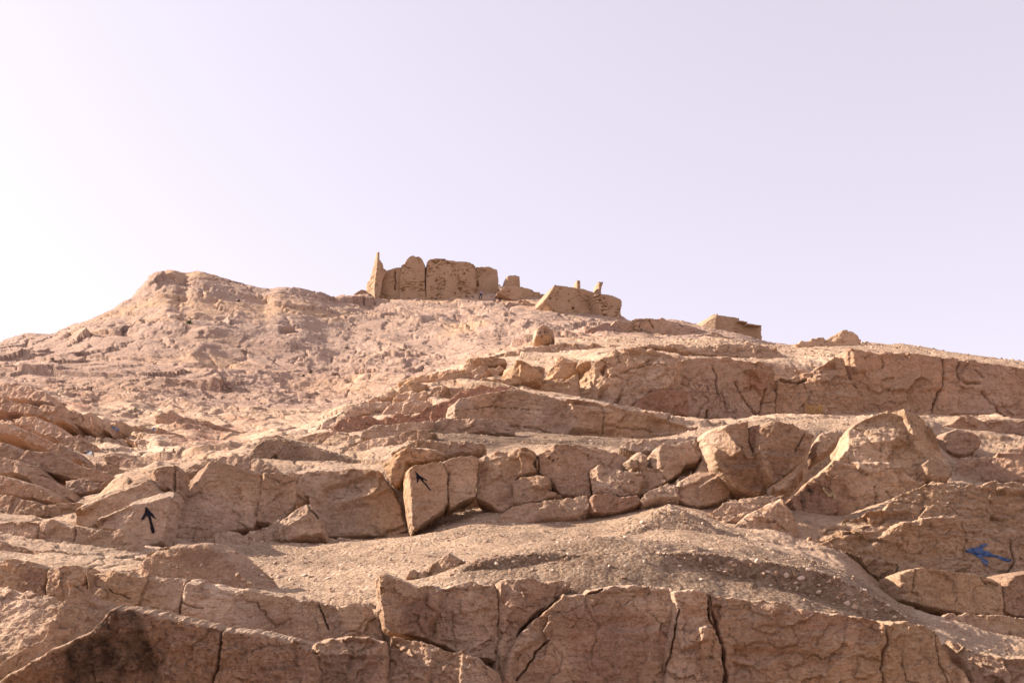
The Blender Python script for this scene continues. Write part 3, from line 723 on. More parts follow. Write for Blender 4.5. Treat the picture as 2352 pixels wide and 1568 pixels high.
rk('rock_outcrop', 'low rock with a sunlit gravelly top in the bottom right corner',
   '2160,1452 2200,1462 2250,1478 2300,1492 2352,1500 2420,1512 2420,1660 2250,1660 2235,1590 2215,1530 2190,1490', 9.3,
   yaw=2, lean=26, T=.5, bev=16, fpx=56, rough=1.0, facets=[('2160,1450 2420,1510 2420,1545 2300,1525 2220,1490', 6, 44, 0, 10)],
   mask=[('2160,1450 2420,1508 2420,1530 2280,1510', 0, 0, .8, 0)])

# ---------------------------------------------------------------- mounds and middle left
rk('earth_mound', 'rounded brown earth mound with dark clods, standing on the long cracked ledge',
   '296,1300 320,1266 352,1247 400,1233 450,1226 490,1228 525,1248 560,1280 590,1312 618,1348 650,1400 560,1410 480,1400 400,1385 310,1370', 10.8, cat='mound',
   yaw=8, lean=16, T=.45, bev=46, fpx=20, rough=.65, dome=True, base=(0, 0, .35, .3), wob=4, top=1.0,
   mask=[('420,1255 500,1262 480,1300 400,1290', 0, .35, .3, .5)])
rk('rock_ledge', 'pale smooth rock ledge at the left edge, below the block with the big black arrow',
   '-60,1180 0,1187 60,1194 100,1190 118,1189 180,1203 240,1211 290,1214 312,1246 305,1285 170,1290 -60,1280', 14.2,
   yaw=4, lean=20, T=.5, bev=13, fpx=90, rough=.5, facets=[('-60,1185 120,1192 110,1240 -60,1240', 4, 8, 0, 10)],
   cracks=[('88,1205 86,1250', 2, .06), ('172,1212 168,1262', 2.2, .08)])
rk('rock_ledge', 'lowest step of pale jointed rock at the left edge, just above the purplish brown rock',
   '-60,1232 0,1238 45,1250 92,1258 150,1258 190,1266 250,1283 285,1281 330,1270 372,1250 380,1262 330,1300 200,1310 -60,1310', 12.6,
   yaw=2, lean=26, T=.4, bev=12, fpx=52, rough=.7, cracks=[('92,1262 120,1275 132,1292', 2.4, .08), ('190,1262 200,1275', 2, .06)])
rk('rock_block', 'wedge of tan rock carrying the thick black arrow, sharp right edge',
   '224,1186 253,1171 300,1148 316,1140 352,1128 384,1117 394,1119 398,1130 388,1172 381,1207 371,1243 355,1250 303,1254 288,1220 262,1215 222,1209', 15.4,
   yaw=-4, lean=10, T=.5, bev=7, fpx=60, rough=.35, top=1.0,
   facets=[('215,1190 300,1146 392,1115 392,1138 340,1156 290,1160 240,1192', 14, 48, -.03, 5), ('215,1190 290,1160 310,1166 285,1222 220,1214', 12, 16, -.06, 8)],
   mask=[('305,1170 385,1140 375,1250 300,1255', .12, 0, 0, .1)])
rk('rock_block', 'slanted brown rock behind the top of the black arrow wedge',
   '170,1196 182,1168 200,1148 240,1126 280,1110 320,1096 338,1090 352,1108 368,1130 330,1150 250,1185 200,1215', 16.2,
   yaw=-2, lean=14, T=.5, bev=10, fpx=56, rough=.6, facets=[('180,1170 240,1124 330,1092 340,1104 250,1140 195,1185', 12, 40, -.02, 6)])
rk('rock_block', 'small angular golden rock perched above the black arrow wedge',
   '332,1082 345,1074 372,1070 402,1069 414,1082 412,1110 408,1132 396,1128 384,1118 362,1128 350,1108', 16.6,
   yaw=2, lean=10, T=.35, bev=7, fpx=34, rough=.7, facets=[('330,1080 348,1076 368,1126 355,1130', 46, -6, -.06, 4)], base=(.08, 0, 0, .2),
   cracks=[('404,1072 400,1130', 2.4, .12)])
rk('rock_outcrop', 'big flat rock face with a bright sloping left edge, left of the chiselled groove',
   '406,1134 412,1112 440,1088 478,1055 500,1058 533,1063 570,1075 608,1084 600,1140 594,1190 580,1212 497,1222 400,1200 388,1170', 17.0,
   yaw=-8, lean=12, T=.6, bev=8, fpx=80, rough=.4,
   facets=[('400,1136 440,1086 480,1052 476,1076 454,1104 424,1142', 46, 20, -.12, 5), ('480,1062 606,1088 595,1130 470,1120', -3, 5, 0, 12)],
   cracks=[('605,1088 600,1140 592,1184', 2.6, .14), ('450,1130 520,1145 560,1142', 1.6, .03)], base=(0, 0, 0, .3))
rk('rock_block', 'flat brown rock face to the right of the narrow chiselled groove',
   '606,1086 640,1084 676,1090 682,1120 680,1158 655,1188 625,1200 590,1195 598,1140', 17.1, yaw=-16, lean=10, T=.5, bev=7, fpx=52, rough=.6,
   cracks=[('612,1096 650,1110 676,1104', 2, .05)], base=(0, 0, 0, .4))
rk('rock_outcrop', 'broad smooth rock face scooped inward to the left of the thin black arrow',
   '670,1094 700,1086 768,1077 830,1072 868,1076 885,1100 900,1120 918,1160 936,1216 900,1232 800,1230 735,1232 722,1184 704,1146 682,1158', 17.7,
   yaw=4, lean=16, T=.6, bev=9, fpx=84, rough=.55,
   facets=[('672,1096 690,1090 704,1146 684,1160', -38, 0, .06, 5), ('740,1120 860,1082 900,1124 860,1150 780,1160 735,1180', 10, 22, 0, 8), ('780,1160 880,1150 930,1216 740,1230', 2, 4, -.03, 12)],
   cracks=[('812,1110 830,1130 805,1126', 1.8, .05)])
rk('rock_block', 'rounded light brown block at the foot of the big flat rock face', '486,1224 510,1211 540,1216 558,1226 562,1250 545,1266 492,1250', 16.3, yaw=4, lean=20, T=.4, bev=10, fpx=30, rough=.9, grow=2)
rk('rock_block', 'low light brown block between the rounded block and the cracked pointed block', '552,1226 600,1209 642,1188 652,1212 646,1242 560,1262', 16.4, yaw=-4, lean=24, T=.4, bev=9, fpx=32, rough=.9, grow=2)
rk('rock_block', 'pointed light brown block split by a dark crack, below the chiselled groove', '634,1198 676,1162 702,1147 718,1156 734,1184 739,1224 690,1234 644,1244', 16.3,
   yaw=4, lean=16, T=.4, bev=8, fpx=40, rough=.9, grow=2, facets=[('640,1200 702,1148 716,1160 690,1200 650,1220', 10, 24, -.02, 5)], cracks=[('702,1150 716,1172 730,1190', 2.6, .10)])
rk('rock_block', 'low brown rock wedged under the big flat face beside the thick arrow wedge',
   '372,1240 384,1205 392,1188 440,1200 498,1216 492,1246 440,1254 400,1254', 16.6, yaw=-2, lean=18, T=.35, bev=9, fpx=34, rough=1.0, base=(0, 0, 0, .4))
rk('earth_mound', 'dark gravelly hump crowning the ledge left of centre, with a small hole',
   '510,1064 548,1040 584,1008 606,992 640,988 690,998 740,1014 790,1030 840,1044 880,1062 860,1110 740,1120 620,1120 540,1100', 20.5, cat='mound',
   yaw=2, lean=18, T=.6, bev=34, fpx=15, rough=.8, dome=True, base=(0, .38, .85, .1), pits=[(630, 1050, 7, .4)],
   mask=[('520,1066 640,1056 700,1076 680,1110 560,1090', 0, .1, .25, .5)])
rk('rock_ledge', 'thin lit ledge along the skyline of the middle left rocks, above the flat faces',
   '412,1086 440,1066 480,1050 530,1044 575,1040 600,1050 640,1074 670,1094 600,1092 530,1070 480,1062 440,1092', 18.6, yaw=6, lean=36, T=.4, bev=10, fpx=34, rough=.8)

# ---------------------------------------------------------------- the row of blocks in the middle
rk('rock_block', 'tall slab marked with the thin black arrow, its narrow left edge blazing in the sun',
   '928,1080 932,1069 940,1066 970,1064 1000,1058 1018,1057 1028,1080 1030,1110 1032,1150 1018,1172 999,1186 946,1224 940,1205 932,1130', 16.7, grow=0,
   yaw=-7, lean=7, T=.7, bev=5, fpx=70, rough=.22, top=1.0,
   facets=[('924,1082 936,1068 938,1090 944,1120 944,1225 936,1200 928,1110', 66, 2, -.20, 3), ('940,1160 1030,1140 1015,1176 946,1224', -6, -10, 0, 8)])
rk('rock_block', 'flat upright slab right of the thin black arrow, with a straight joint at its right',
   '1016,1060 1040,1050 1062,1046 1085,1046 1100,1052 1096,1100 1092,1138 1060,1150 1036,1164 1030,1140 1031,1100', 17.0,
   yaw=-12, lean=7, T=.6, bev=6, fpx=60, rough=.3, cracks=[('1030,1082 1030,1092', 2, .08), ('1033,1088 1044,1088', 1.5, .06)])
rk('rock_block', 'tall pale rock with a lit crest, between the straight joint and the small corner boulder',
   '1098,1052 1118,1040 1140,1030 1180,1026 1212,1030 1228,1034 1232,1062 1230,1078 1196,1092 1184,1100 1178,1130 1182,1156 1165,1172 1150,1174 1120,1156 1094,1142', 17.2,
   yaw=8, lean=12, T=.6, bev=8, fpx=46, rough=.7, facets=[('1190,1040 1232,1036 1232,1078 1196,1090', -26, -4, .04, 5), ('1100,1050 1180,1028 1180,1044 1110,1066', 6, 34, -.02, 5)],
   cracks=[('1230,1034 1226,1060 1234,1080', 3.5, .25)])
rk('rock_block', 'small cornered boulder lodged beneath the deep black cleft',
   '1180,1104 1190,1094 1214,1088 1238,1085 1262,1098 1260,1112 1246,1122 1266,1128 1288,1132 1240,1148 1196,1158 1180,1152', 16.9,
   yaw=4, lean=20, T=.45, bev=9, fpx=30, rough=.9, facets=[('1186,1096 1240,1086 1250,1120 1190,1130', 6, 16, 0)])
rk('rock_outcrop', 'smooth bulging rock with a few pits right of the deep black cleft',
   '1234,1040 1258,1022 1289,1015 1326,1018 1371,1023 1410,1033 1440,1043 1450,1066 1456,1080 1400,1086 1366,1070 1358,1084 1358,1138 1330,1140 1288,1136 1262,1100 1238,1084', 17.3,
   yaw=2, lean=14, T=.6, bev=11, fpx=76, rough=.5, facets=[('1256,1026 1272,1020 1276,1042 1262,1036', 44, 10, -.03, 3), ('1300,1020 1440,1046 1450,1076 1370,1066', -8, 8, 0, 8)],
   pits=[(1262, 1052, 3, .06), (1270, 1058, 3, .06), (1281, 1054, 2.5, .05), (1350, 1046, 3.5, .06), (1352, 1054, 2.5, .05)], base=(.04, 0, 0, .35))
rk('rock_block', 'slanting light block with three chipped ridges in the middle row',
   '1353,1076 1369,1066 1391,1068 1426,1078 1474,1082 1476,1102 1465,1130 1426,1139 1401,1134 1361,1134 1358,1107', 16.9,
   yaw=10, lean=16, T=.5, bev=7, fpx=34, rough=.9, rot=-30, aniso=1.8, facets=[('1352,1076 1370,1066 1376,1100 1362,1134', 30, 0, -.05, 5)])
rk('rock_block', 'thin upright golden sliver catching light in the middle row', '1446,1060 1473,1037 1480,1044 1490,1060 1474,1082 1456,1079', 17.0,
   yaw=-14, lean=6, T=.3, bev=5, fpx=24, rough=.5, facets=[('1462,1046 1474,1037 1474,1080 1468,1080', 40, 0, -.05, 3)])
rk('rock_block', 'wedge shaped grey rock between the chipped block and the cube with a lit corner',
   '1474,1076 1488,1070 1502,1072 1512,1092 1520,1110 1497,1120 1476,1132 1464,1131 1474,1100', 16.95, yaw=14, lean=14, T=.4, bev=7, fpx=28, rough=.8)
rk('rock_block', 'cube like rock with a lit left corner and a branching crack on its right',
   '1500,1036 1511,1024 1540,1022 1556,1020 1570,1044 1578,1060 1564,1084 1540,1098 1519,1112 1510,1082 1502,1060', 16.9,
   yaw=-4, lean=9, T=.5, bev=5, fpx=54, rough=.35, facets=[('1498,1034 1512,1026 1514,1060 1520,1110 1506,1082', 52, 4, -.09, 4)])
rk('rock_block', 'rounded brown rock on top of the branching crack', '1553,1022 1581,1006 1604,1003 1630,1011 1626,1034 1602,1060 1578,1064 1566,1044', 17.0,
   yaw=-2, lean=14, T=.45, bev=8, fpx=36, rough=.7, cracks=[('1603,1012 1598,1035', 2, .06)])
rk('rock_block', 'large wedge with a grey sloping top and dark underside below the branching crack',
   '1552,1122 1562,1102 1585,1090 1604,1078 1620,1048 1632,1036 1640,1068 1652,1086 1682,1116 1676,1136 1651,1152 1601,1166 1554,1146', 16.6,
   yaw=0, lean=6, T=.6, bev=8, fpx=60, rough=.5, facets=[('1548,1126 1604,1076 1632,1032 1648,1084 1620,1096 1600,1112 1562,1126', 12, 40, -.03, 6), ('1600,1116 1650,1086 1684,1120 1650,1156 1600,1160', -18, -16, .02, 7)],
   base=(0, 0, 0, .35))
rk('rock_block', 'small ledge rock at the head of the gravel cone', '1472,1146 1481,1132 1506,1117 1536,1108 1556,1116 1556,1140 1514,1138 1480,1156', 16.5,
   yaw=4, lean=26, T=.35, bev=7, fpx=28, rough=.8)
rk('rock_block', 'reddish brick shaped rock low in the middle row beside the gravel cone',
   '1350,1142 1366,1134 1401,1131 1426,1139 1466,1136 1478,1150 1461,1162 1426,1172 1380,1178 1356,1174', 16.5, yaw=-4, lean=10, T=.4, bev=7, fpx=34, rough=.7,
   base=(.12, 0, 0, .95), facets=[('1346,1144 1358,1136 1362,1172 1350,1172', 50, 0, -.08, 4)])
rk('rock_ledge', 'low sloping rock shelf at the foot of the middle row, above the dusty hollow',
   '1142,1196 1150,1176 1172,1162 1200,1158 1240,1150 1300,1142 1350,1134 1352,1168 1324,1184 1260,1192 1198,1202', 16.5, yaw=2, lean=30, T=.4, bev=8, fpx=40, rough=.75)
rk('rock_block', 'yellowish overhanging rock with layered top just left of the thin black arrow',
   '866,1058 885,1046 905,1034 927,1026 960,1022 999,1028 1022,1040 1012,1054 970,1062 934,1066 930,1090 920,1112 905,1117 890,1104 876,1078', 17.5, grow=1,
   yaw=6, lean=2, T=.5, bev=9, fpx=34, rough=1.0, aniso=2.4, rot=8, facets=[('868,1058 926,1026 934,1036 906,1060 900,1100 882,1084', 34, 20, -.05, 5)])
rk('rock_ledge', 'knobbly brown rock band edging the dark gravel above the yellowish overhang',
   '900,1040 930,1020 955,1008 985,1006 1010,1012 1040,1014 1080,1010 1110,1018 1100,1034 1060,1040 1020,1046 960,1036', 18.6, yaw=4, lean=14, T=.4, bev=8, fpx=24, rough=1.1)
rk('rock_ledge', 'thin brown rock rim at the right end of the dark gravel band',
   '1424,1026 1441,1012 1489,1006 1526,1008 1560,1002 1600,1000 1632,1004 1600,1014 1540,1026 1500,1036 1451,1038', 18.0, yaw=6, lean=18, T=.4, bev=7, fpx=28, rough=.9)
# ---------------------------------------------------------------- right of the middle
rk('boulder', 'boulder with a jagged glowing sunlit facet on its upper left', cat='boulder',
   P='1630,990 1648,974 1697,968 1720,964 1722,1017 1750,1075 1772,1130 1748,1138 1720,1132 1684,1120 1644,1074 1636,1020', Y=16.4, grow=2,
   yaw=-6, lean=2, T=.6, bev=7, fpx=40, rough=.9,
   facets=[('1628,992 1652,974 1676,996 1700,1040 1676,1056 1646,1028', 40, 26, -.05, 5), ('1640,1070 1740,1064 1770,1130 1690,1122', -4, -22, 0, 10)],
   mask=[('1660,1060 1740,1060 1770,1130 1690,1120', .1, .3, 0, .4)])
rk('rock_block', 'narrow upright splinter between the two split boulders', '1721,982 1744,972 1746,990 1740,1018 1731,1034 1720,1012', 16.5, yaw=-4, lean=6, T=.3, bev=6, fpx=22, rough=.8, base=(.15, 0, 0, .8))
rk('boulder', 'big split boulder left of the gaping diagonal crack', cat='boulder',
   P='1746,982 1757,970 1778,961 1800,966 1822,972 1852,984 1872,998 1862,1035 1849,1058 1814,1090 1776,1116 1752,1078 1740,1036', Y=16.3, grow=1,
   yaw=-8, lean=4, T=.6, bev=7, fpx=46, rough=.8, facets=[('1744,984 1776,962 1784,990 1756,1014', 26, 22, -.03, 6), ('1760,1040 1850,1040 1814,1090 1778,1112', -6, -20, 0, 10)],
   mask=[('1760,1030 1850,1030 1810,1090 1770,1110', .12, .2, 0, .5)], cracks=[('1844,998 1836,1020 1830,1034', 2.4, .1)])
rk('rock_block', 'tilted pale plank of rock lying along the lower end of the gaping diagonal crack',
   '1844,1058 1847,1076 1827,1101 1809,1118 1784,1136 1770,1118 1788,1108 1814,1088', 16.2, yaw=10, lean=22, T=.35, bev=5, fpx=36, rough=.5, grow=-1)
rk('rock_block', 'small crumbly boulder wedged in the top of the gaping diagonal crack',
   '1878,1000 1888,990 1906,985 1922,988 1936,996 1928,1018 1910,1032 1894,1042 1872,1056 1870,1030', 16.6, yaw=0, lean=14, T=.35, bev=8, fpx=22, rough=1.1, grow=0)
rk('rock_outcrop', 'huge tan rock mass with faded graffiti, right of the gaping diagonal crack',
   '1940,978 1955,962 1978,950 2026,935 2070,935 2110,938 2135,946 2152,966 2168,996 2178,1020 2182,1060 2150,1060 2136,1060 2134,1110 2070,1150 2030,1172 1950,1192 1900,1212 1850,1240 1810,1218 1772,1188 1758,1174 1803,1143 1858,1091 1907,1053 1942,1026', 17.2, grow=-2,
   yaw=2, lean=16, T=.9, bev=12, fpx=96, rough=.75, bed=1.5,
   facets=[('2060,940 2130,944 2180,1050 2140,1060 2100,1040', -30, 2, .0, 8), ('1950,970 2060,940 2090,1020 2000,1030 1945,1024', 6, 14, 0, 12),
           ('1880,1060 2060,1060 2120,1110 2040,1160 1950,1140 1880,1090', 4, -8, .06, 14), ('1820,1150 1870,1100 1950,1150 1900,1200 1850,1220', 6, 2, 0, 14)],
   cracks=[('2008,1120 2012,1150 2014,1168', 3, .10), ('2030,1130 2060,1160', 2, .05), ('2090,970 2084,1010', 2, .05)],
   mask=[('1800,1120 1920,1090 1980,1150 1900,1200 1820,1200', .05, .05, 0, .6)])
rk('rock_block', 'pointed brown rock with a steep right face, right of the scree cone',
   '1670,1222 1690,1204 1727,1170 1760,1156 1792,1140 1818,1168 1832,1210 1844,1256 1810,1258 1760,1252 1682,1238', 14.8,
   yaw=2, lean=12, T=.5, bev=9, fpx=44, rough=.85, facets=[('1672,1222 1727,1170 1790,1142 1770,1180 1720,1200', 14, 26, -.02, 6), ('1795,1150 1818,1168 1842,1254 1815,1250', -22, 0, 0, 5)])
rk('rock_ledge', 'thin slanting rock shelf at the foot of the split boulders',
   '1630,1176 1660,1156 1700,1144 1750,1138 1800,1138 1780,1152 1730,1172 1690,1200 1668,1210', 15.8, yaw=6, lean=34, T=.4, bev=7, fpx=26, rough=1.0, aniso=2.6, rot=18)
rk('rock_outcrop', 'large bulging rock shoulder bearing the blue arrow on the right',
   '1834,1238 1866,1219 1900,1200 1939,1180 1989,1170 2024,1166 2064,1124 2114,1114 2139,1098 2201,1112 2264,1102 2324,1104 2420,1120 2420,1420 2300,1440 2200,1420 2110,1402 2060,1370 2010,1324 1960,1284 1900,1266', 14.4,
   yaw=2, lean=22, T=.9, bev=14, fpx=88, rough=.95, bed=2.0, aniso=1.5, rot=-8,
   px=1.9, facets=[('1862,1222 1939,1180 2086,1172 2110,1190 1989,1234 1939,1245 1868,1245', 8, 34, -.04, 8), ('2050,1200 2200,1180 2230,1280 2060,1290 1960,1270', -4, -20, .06, 16),
           ('2200,1230 2330,1240 2330,1310 2240,1310', -6, -4, 0, 8), ('1900,1262 2060,1290 2070,1370 2000,1320', 4, -14, 0, 8)],
   cracks=[('1960,1276 1990,1310 2012,1326', 3, .12), ('2030,1300 2062,1290 2058,1320 2040,1350', 2.4, .08), ('1830,1236 1900,1262 1960,1276', 2.5, .08), ('2320,1240 2330,1290 2306,1330', 2.5, .1)])
rk('rock_block', 'wide jointed block underneath the blue arrow', '2062,1312 2090,1304 2125,1298 2180,1306 2242,1314 2280,1324 2303,1336 2306,1380 2308,1416 2215,1410 2130,1396 2070,1376', 13.3, grow=1,
   yaw=-8, lean=10, T=.45, bev=7, fpx=46, rough=.85, cracks=[('2244,1314 2258,1334 2290,1344', 2.5, .1), ('2100,1310 2096,1350', 2, .06)])
rk('rock_block', 'dark brown block at the right edge below the blue arrow', '2308,1342 2320,1326 2336,1316 2360,1310 2420,1310 2420,1420 2330,1416 2306,1406', 13.5, grow=2,
   yaw=-14, lean=4, T=.5, bev=8, fpx=40, rough=.9, base=(.05, .12, 0, .6))
rk('rock_ledge', 'low cracked ledge above the bottom right corner rock', '2120,1424 2180,1404 2215,1404 2305,1410 2350,1412 2420,1420 2420,1500 2330,1490 2250,1474 2180,1452', 11.8,
   yaw=0, lean=24, T=.45, bev=9, fpx=44, rough=.8, cracks=[('2318,1450 2330,1482', 2, .06)])
rk('rock_ledge', 'knobbly ledge crested with sunlit gravel at the right edge under the upper cliff',
   '2158,980 2176,972 2189,968 2204,957 2221,953 2245,960 2259,963 2289,961 2352,964 2420,968 2420,1004 2352,998 2264,992 2214,990 2176,986', 23, yaw=-2, lean=8, T=.7, bev=7, fpx=34, rough=.8, base=(0, 0, 0, .6))
rk('rock_block', 'lumpy weathered rock in the hollow right of the huge tan mass', '2164,1000 2176,990 2196,985 2221,987 2251,1002 2256,1020 2239,1032 2219,1046 2192,1040 2176,1030', 20.5,
   yaw=-4, lean=8, T=.6, bev=9, fpx=26, rough=1.2, base=(0, 0, 0, .4))
rk('rock_outcrop', 'smooth dished rock slope at the right edge behind the blue arrow shoulder', '2180,1084 2206,1048 2264,1046 2310,1032 2352,1014 2420,1004 2420,1120 2352,1112 2289,1106 2220,1104', 19.5,
   yaw=12, lean=24, T=.7, bev=12, fpx=60, rough=.7, base=(0, 0, 0, .5))
rk('boulder', 'purplish grey boulder tucked beside the huge tan mass', '2118,1064 2139,1047 2160,1054 2176,1063 2192,1080 2180,1098 2150,1098 2132,1086', 17.0, cat='boulder', yaw=-6, lean=20, T=.4, bev=12, fpx=26, rough=.5,
   base=(0, 0, .4, .3))

# ---------------------------------------------------------------- tilted beds on the left
ST = empty('bedded_outcrop', tuple(at(250, 1100, 27)))
tag(ST, 'tilted rock beds stepping down the left slope like a broken staircase', 'rock outcrop')
for P, Yv, yw, ln in (
    ('-60,1130 0,1133 38,1139 82,1149 108,1160 100,1182 50,1196 -60,1200', 17.6, 6, 16), ('103,1160 130,1152 160,1154 186,1150 188,1175 174,1200 140,1198 112,1184', 17.5, -8, 12),
    ('-60,1083 0,1088 58,1104 95,1119 122,1135 128,1154 62,1140 0,1130 -60,1126', 19.6, 4, 8), ('62,1092 95,1089 125,1104 154,1122 164,1146 125,1140 85,1120', 20.4, -4, 10),
    ('150,1104 190,1094 225,1106 252,1098 228,1122 155,1140', 21, 4, 18), ('42,1050 60,1029 100,1033 140,1046 185,1066 225,1078 266,1094 250,1108 205,1102 150,1094 112,1084 62,1066', 22.6, -4, 10),
    ('-60,1008 0,1013 25,1020 43,1037 42,1056 0,1050 -60,1046', 24.6, 4, 8), ('-60,1043 0,1046 32,1051 82,1069 102,1088 60,1094 28,1084 -60,1090', 22.4, 2, 14),
    ('106,1030 130,1017 175,1036 194,1058 160,1058 120,1046', 27, -6, 8), ('188,1064 225,1059 270,1069 308,1080 270,1098 238,1088', 25, 0, 14),
    ('236,1044 265,1038 300,1049 330,1059 362,1068 315,1086 275,1072 245,1064', 27.5, 2, 16), ('38,1000 48,981 82,991 120,1011 112,1032 72,1018', 30, -4, 10),
    ('-60,958 0,963 25,969 47,981 46,1004 0,994 -60,990', 30.5, 4, 8), ('118,994 140,987 185,997 220,1021 212,1040 175,1040 140,1020', 31, 0, 18),
    ('26,960 75,950 127,969 126,1006 82,994 38,976', 33, 4, 16), ('50,930 75,924 142,929 146,955 156,968 122,970 95,956 55,950', 38, 2, 10),
    ('146,934 208,944 218,968 204,988 155,970', 38.5, 2, 12), ('216,956 270,964 276,985 262,1008 248,996 225,980', 39, 4, 12), ('273,962 310,974 308,1008 288,1008 270,990', 39.4, -6, 10),
    ('308,978 360,977 403,991 396,1010 325,1006', 40, 0, 14), ('394,1002 450,997 512,1014 574,1030 525,1040 425,1028', 42, 0, 16),
    ('352,952 390,938 440,958 470,960 525,980 590,997 580,1024 525,1012 450,1004 400,995 360,984', 46, -4, 6), ('278,1004 325,1006 388,1021 386,1038 325,1034', 36.5, 2, 12),
    ('318,1032 400,1030 460,1048 372,1072 342,1058', 32.5, 4, 22), ('-60,905 20,912 60,925 50,950 0,945 -60,940', 42, 6, 14), ('-60,880 40,875 110,900 120,925 60,920 -60,908', 52, 8, 20)):
    rock('rock_bed', P, Yv, yaw=yw + 8, lean=ln + 4, T=.035 * Yv, bev=7, fpx=30, rough=.8, parent=ST, top=2.2, base=(.02, 0, 0, .35 if Yv < 44 else .6))

rk('gravel_mound', 'long dark gravel mound strewn with pale stones on top of the front cliff', cat='mound',
   P='1006,1338 1040,1298 1085,1272 1130,1263 1200,1255 1260,1251 1320,1258 1400,1255 1492,1253 1560,1250 1628,1252 1690,1264 1760,1272 1830,1284 1899,1298 1989,1340 2050,1380 2150,1440 2060,1476 1900,1460 1830,1446 1640,1420 1500,1404 1390,1404 1300,1400 1150,1396 1040,1396', Y=10.0,
   yaw=0, lean=20, T=.26, bev=34, fpx=22, rough=.8, dome=True, base=(0, .5, 1, 0), top=1.0, wob=3, mat=M_MID, grow=2)
rk('gravel_mound', 'pointed cone of fine scree below the wedge with the grey sloping top', cat='mound',
   P='1350,1268 1385,1232 1410,1208 1450,1184 1490,1160 1520,1143 1540,1138 1570,1150 1620,1172 1670,1206 1720,1240 1740,1275', Y=13.9,
   yaw=0, lean=44, T=.2, bev=90, fpx=18, rough=.22, dome=True, base=(0, .1, 1, 0), top=1.0, wob=3, mat=M_MID, grow=2)
# ---------------------------------------------------------------- the ridge above
rk('rock_ledge', 'long lens shaped rock ledge with a horizontal seam, above the dark gravel band',
   '1026,958 1030,926 1058,912 1110,902 1174,890 1221,898 1262,908 1305,920 1368,927 1420,934 1477,942 1540,956 1608,973 1592,990 1514,1012 1368,1012 1185,1004 1130,980 1075,962', 27.5,
   yaw=-5, lean=9, T=1.2, bev=8, fpx=62, rough=.6, bed=1.6, aniso=1.6, facets=[('1022,960 1030,920 1046,914 1044,962', 46, 4, -.20, 5), ('1300,924 1600,970 1590,995 1300,1000', -10, 0, 0, 12)],
   cracks=[('1090,936 1140,932 1200,938 1260,944', 1.8, .10), ('1176,976 1230,984 1262,992', 2.2, .14), ('1381,930 1382,1000', 1.8, .10), ('1390,978 1460,984 1500,990', 2, .1)],
   mask=[('1240,900 1290,920 1280,990 1250,990', 0, .15, 0, .2)])
for P, Yv, yw, ln, lab in (
    ('998,998 1008,981 1033,966 1063,959 1103,963 1118,988 1063,994 1025,998', 24.6, 8, 20, 'pale fan shaped rock under the left end of the lens shaped ledge'),
    ('1096,962 1138,964 1178,981 1182,996 1115,994 1108,980', 24.8, 0, 22, 'low pale rock tucked under the seam of the lens shaped ledge'),
    ('826,1008 832,989 858,974 910,973 950,970 995,966 994,986 940,1002 890,1006', 24.4, 6, 8, 'smooth cream coloured block below the red band'),
    ('986,984 1000,968 1014,958 1032,957 1024,976 1002,996', 24.6, 12, 16, 'small sharp block joining the cream block to the fan shaped rock'),
    ('790,1050 803,1029 840,1013 853,1008 885,1003 913,995 953,984 1000,993 980,1008 925,1030 888,1040 838,1054', 22.6, 10, 26, 'light jointed rock sloping down to the dark gravelly hump'),
    ('686,1020 712,1014 738,1012 763,1000 825,999 832,1008 800,1024 788,1034 750,1040 713,1036', 23.6, 14, 50, 'flat sunlit slab behind the dark gravelly hump'),
    ('684,1006 713,995 768,988 798,995 765,1006 738,1016 690,1020', 25, 10, 22, 'thin pale ledge behind the flat sunlit slab'),
    ('604,1014 612,1001 638,997 656,1006 650,1018', 24.4, 8, 14, 'small pale rock on top of the dark gravelly hump')):
    rk('rock_block', lab, P, Yv, yaw=yw, lean=ln, T=.6, bev=6, fpx=34, rough=.7)
rk('red_seam', 'dark red seam of crumbling rock running across the ridge', cat='rock seam',
   P='756,986 775,966 793,955 850,955 875,960 910,948 950,953 978,935 1033,915 1063,895 1100,883 1178,888 1178,897 1092,912 1056,918 1038,932 1028,960 963,976 910,978 858,980 832,1000 795,998', Y=28.5,
   yaw=2, lean=24, T=.8, bev=6, fpx=18, rough=.9, base=(.75, 0, 0, .5))
UR = empty('ridge_outcrop', tuple(at(950, 980, 33)))
tag(UR, 'stepped pale rock blocks climbing the ridge above the red seam', 'rock outcrop')
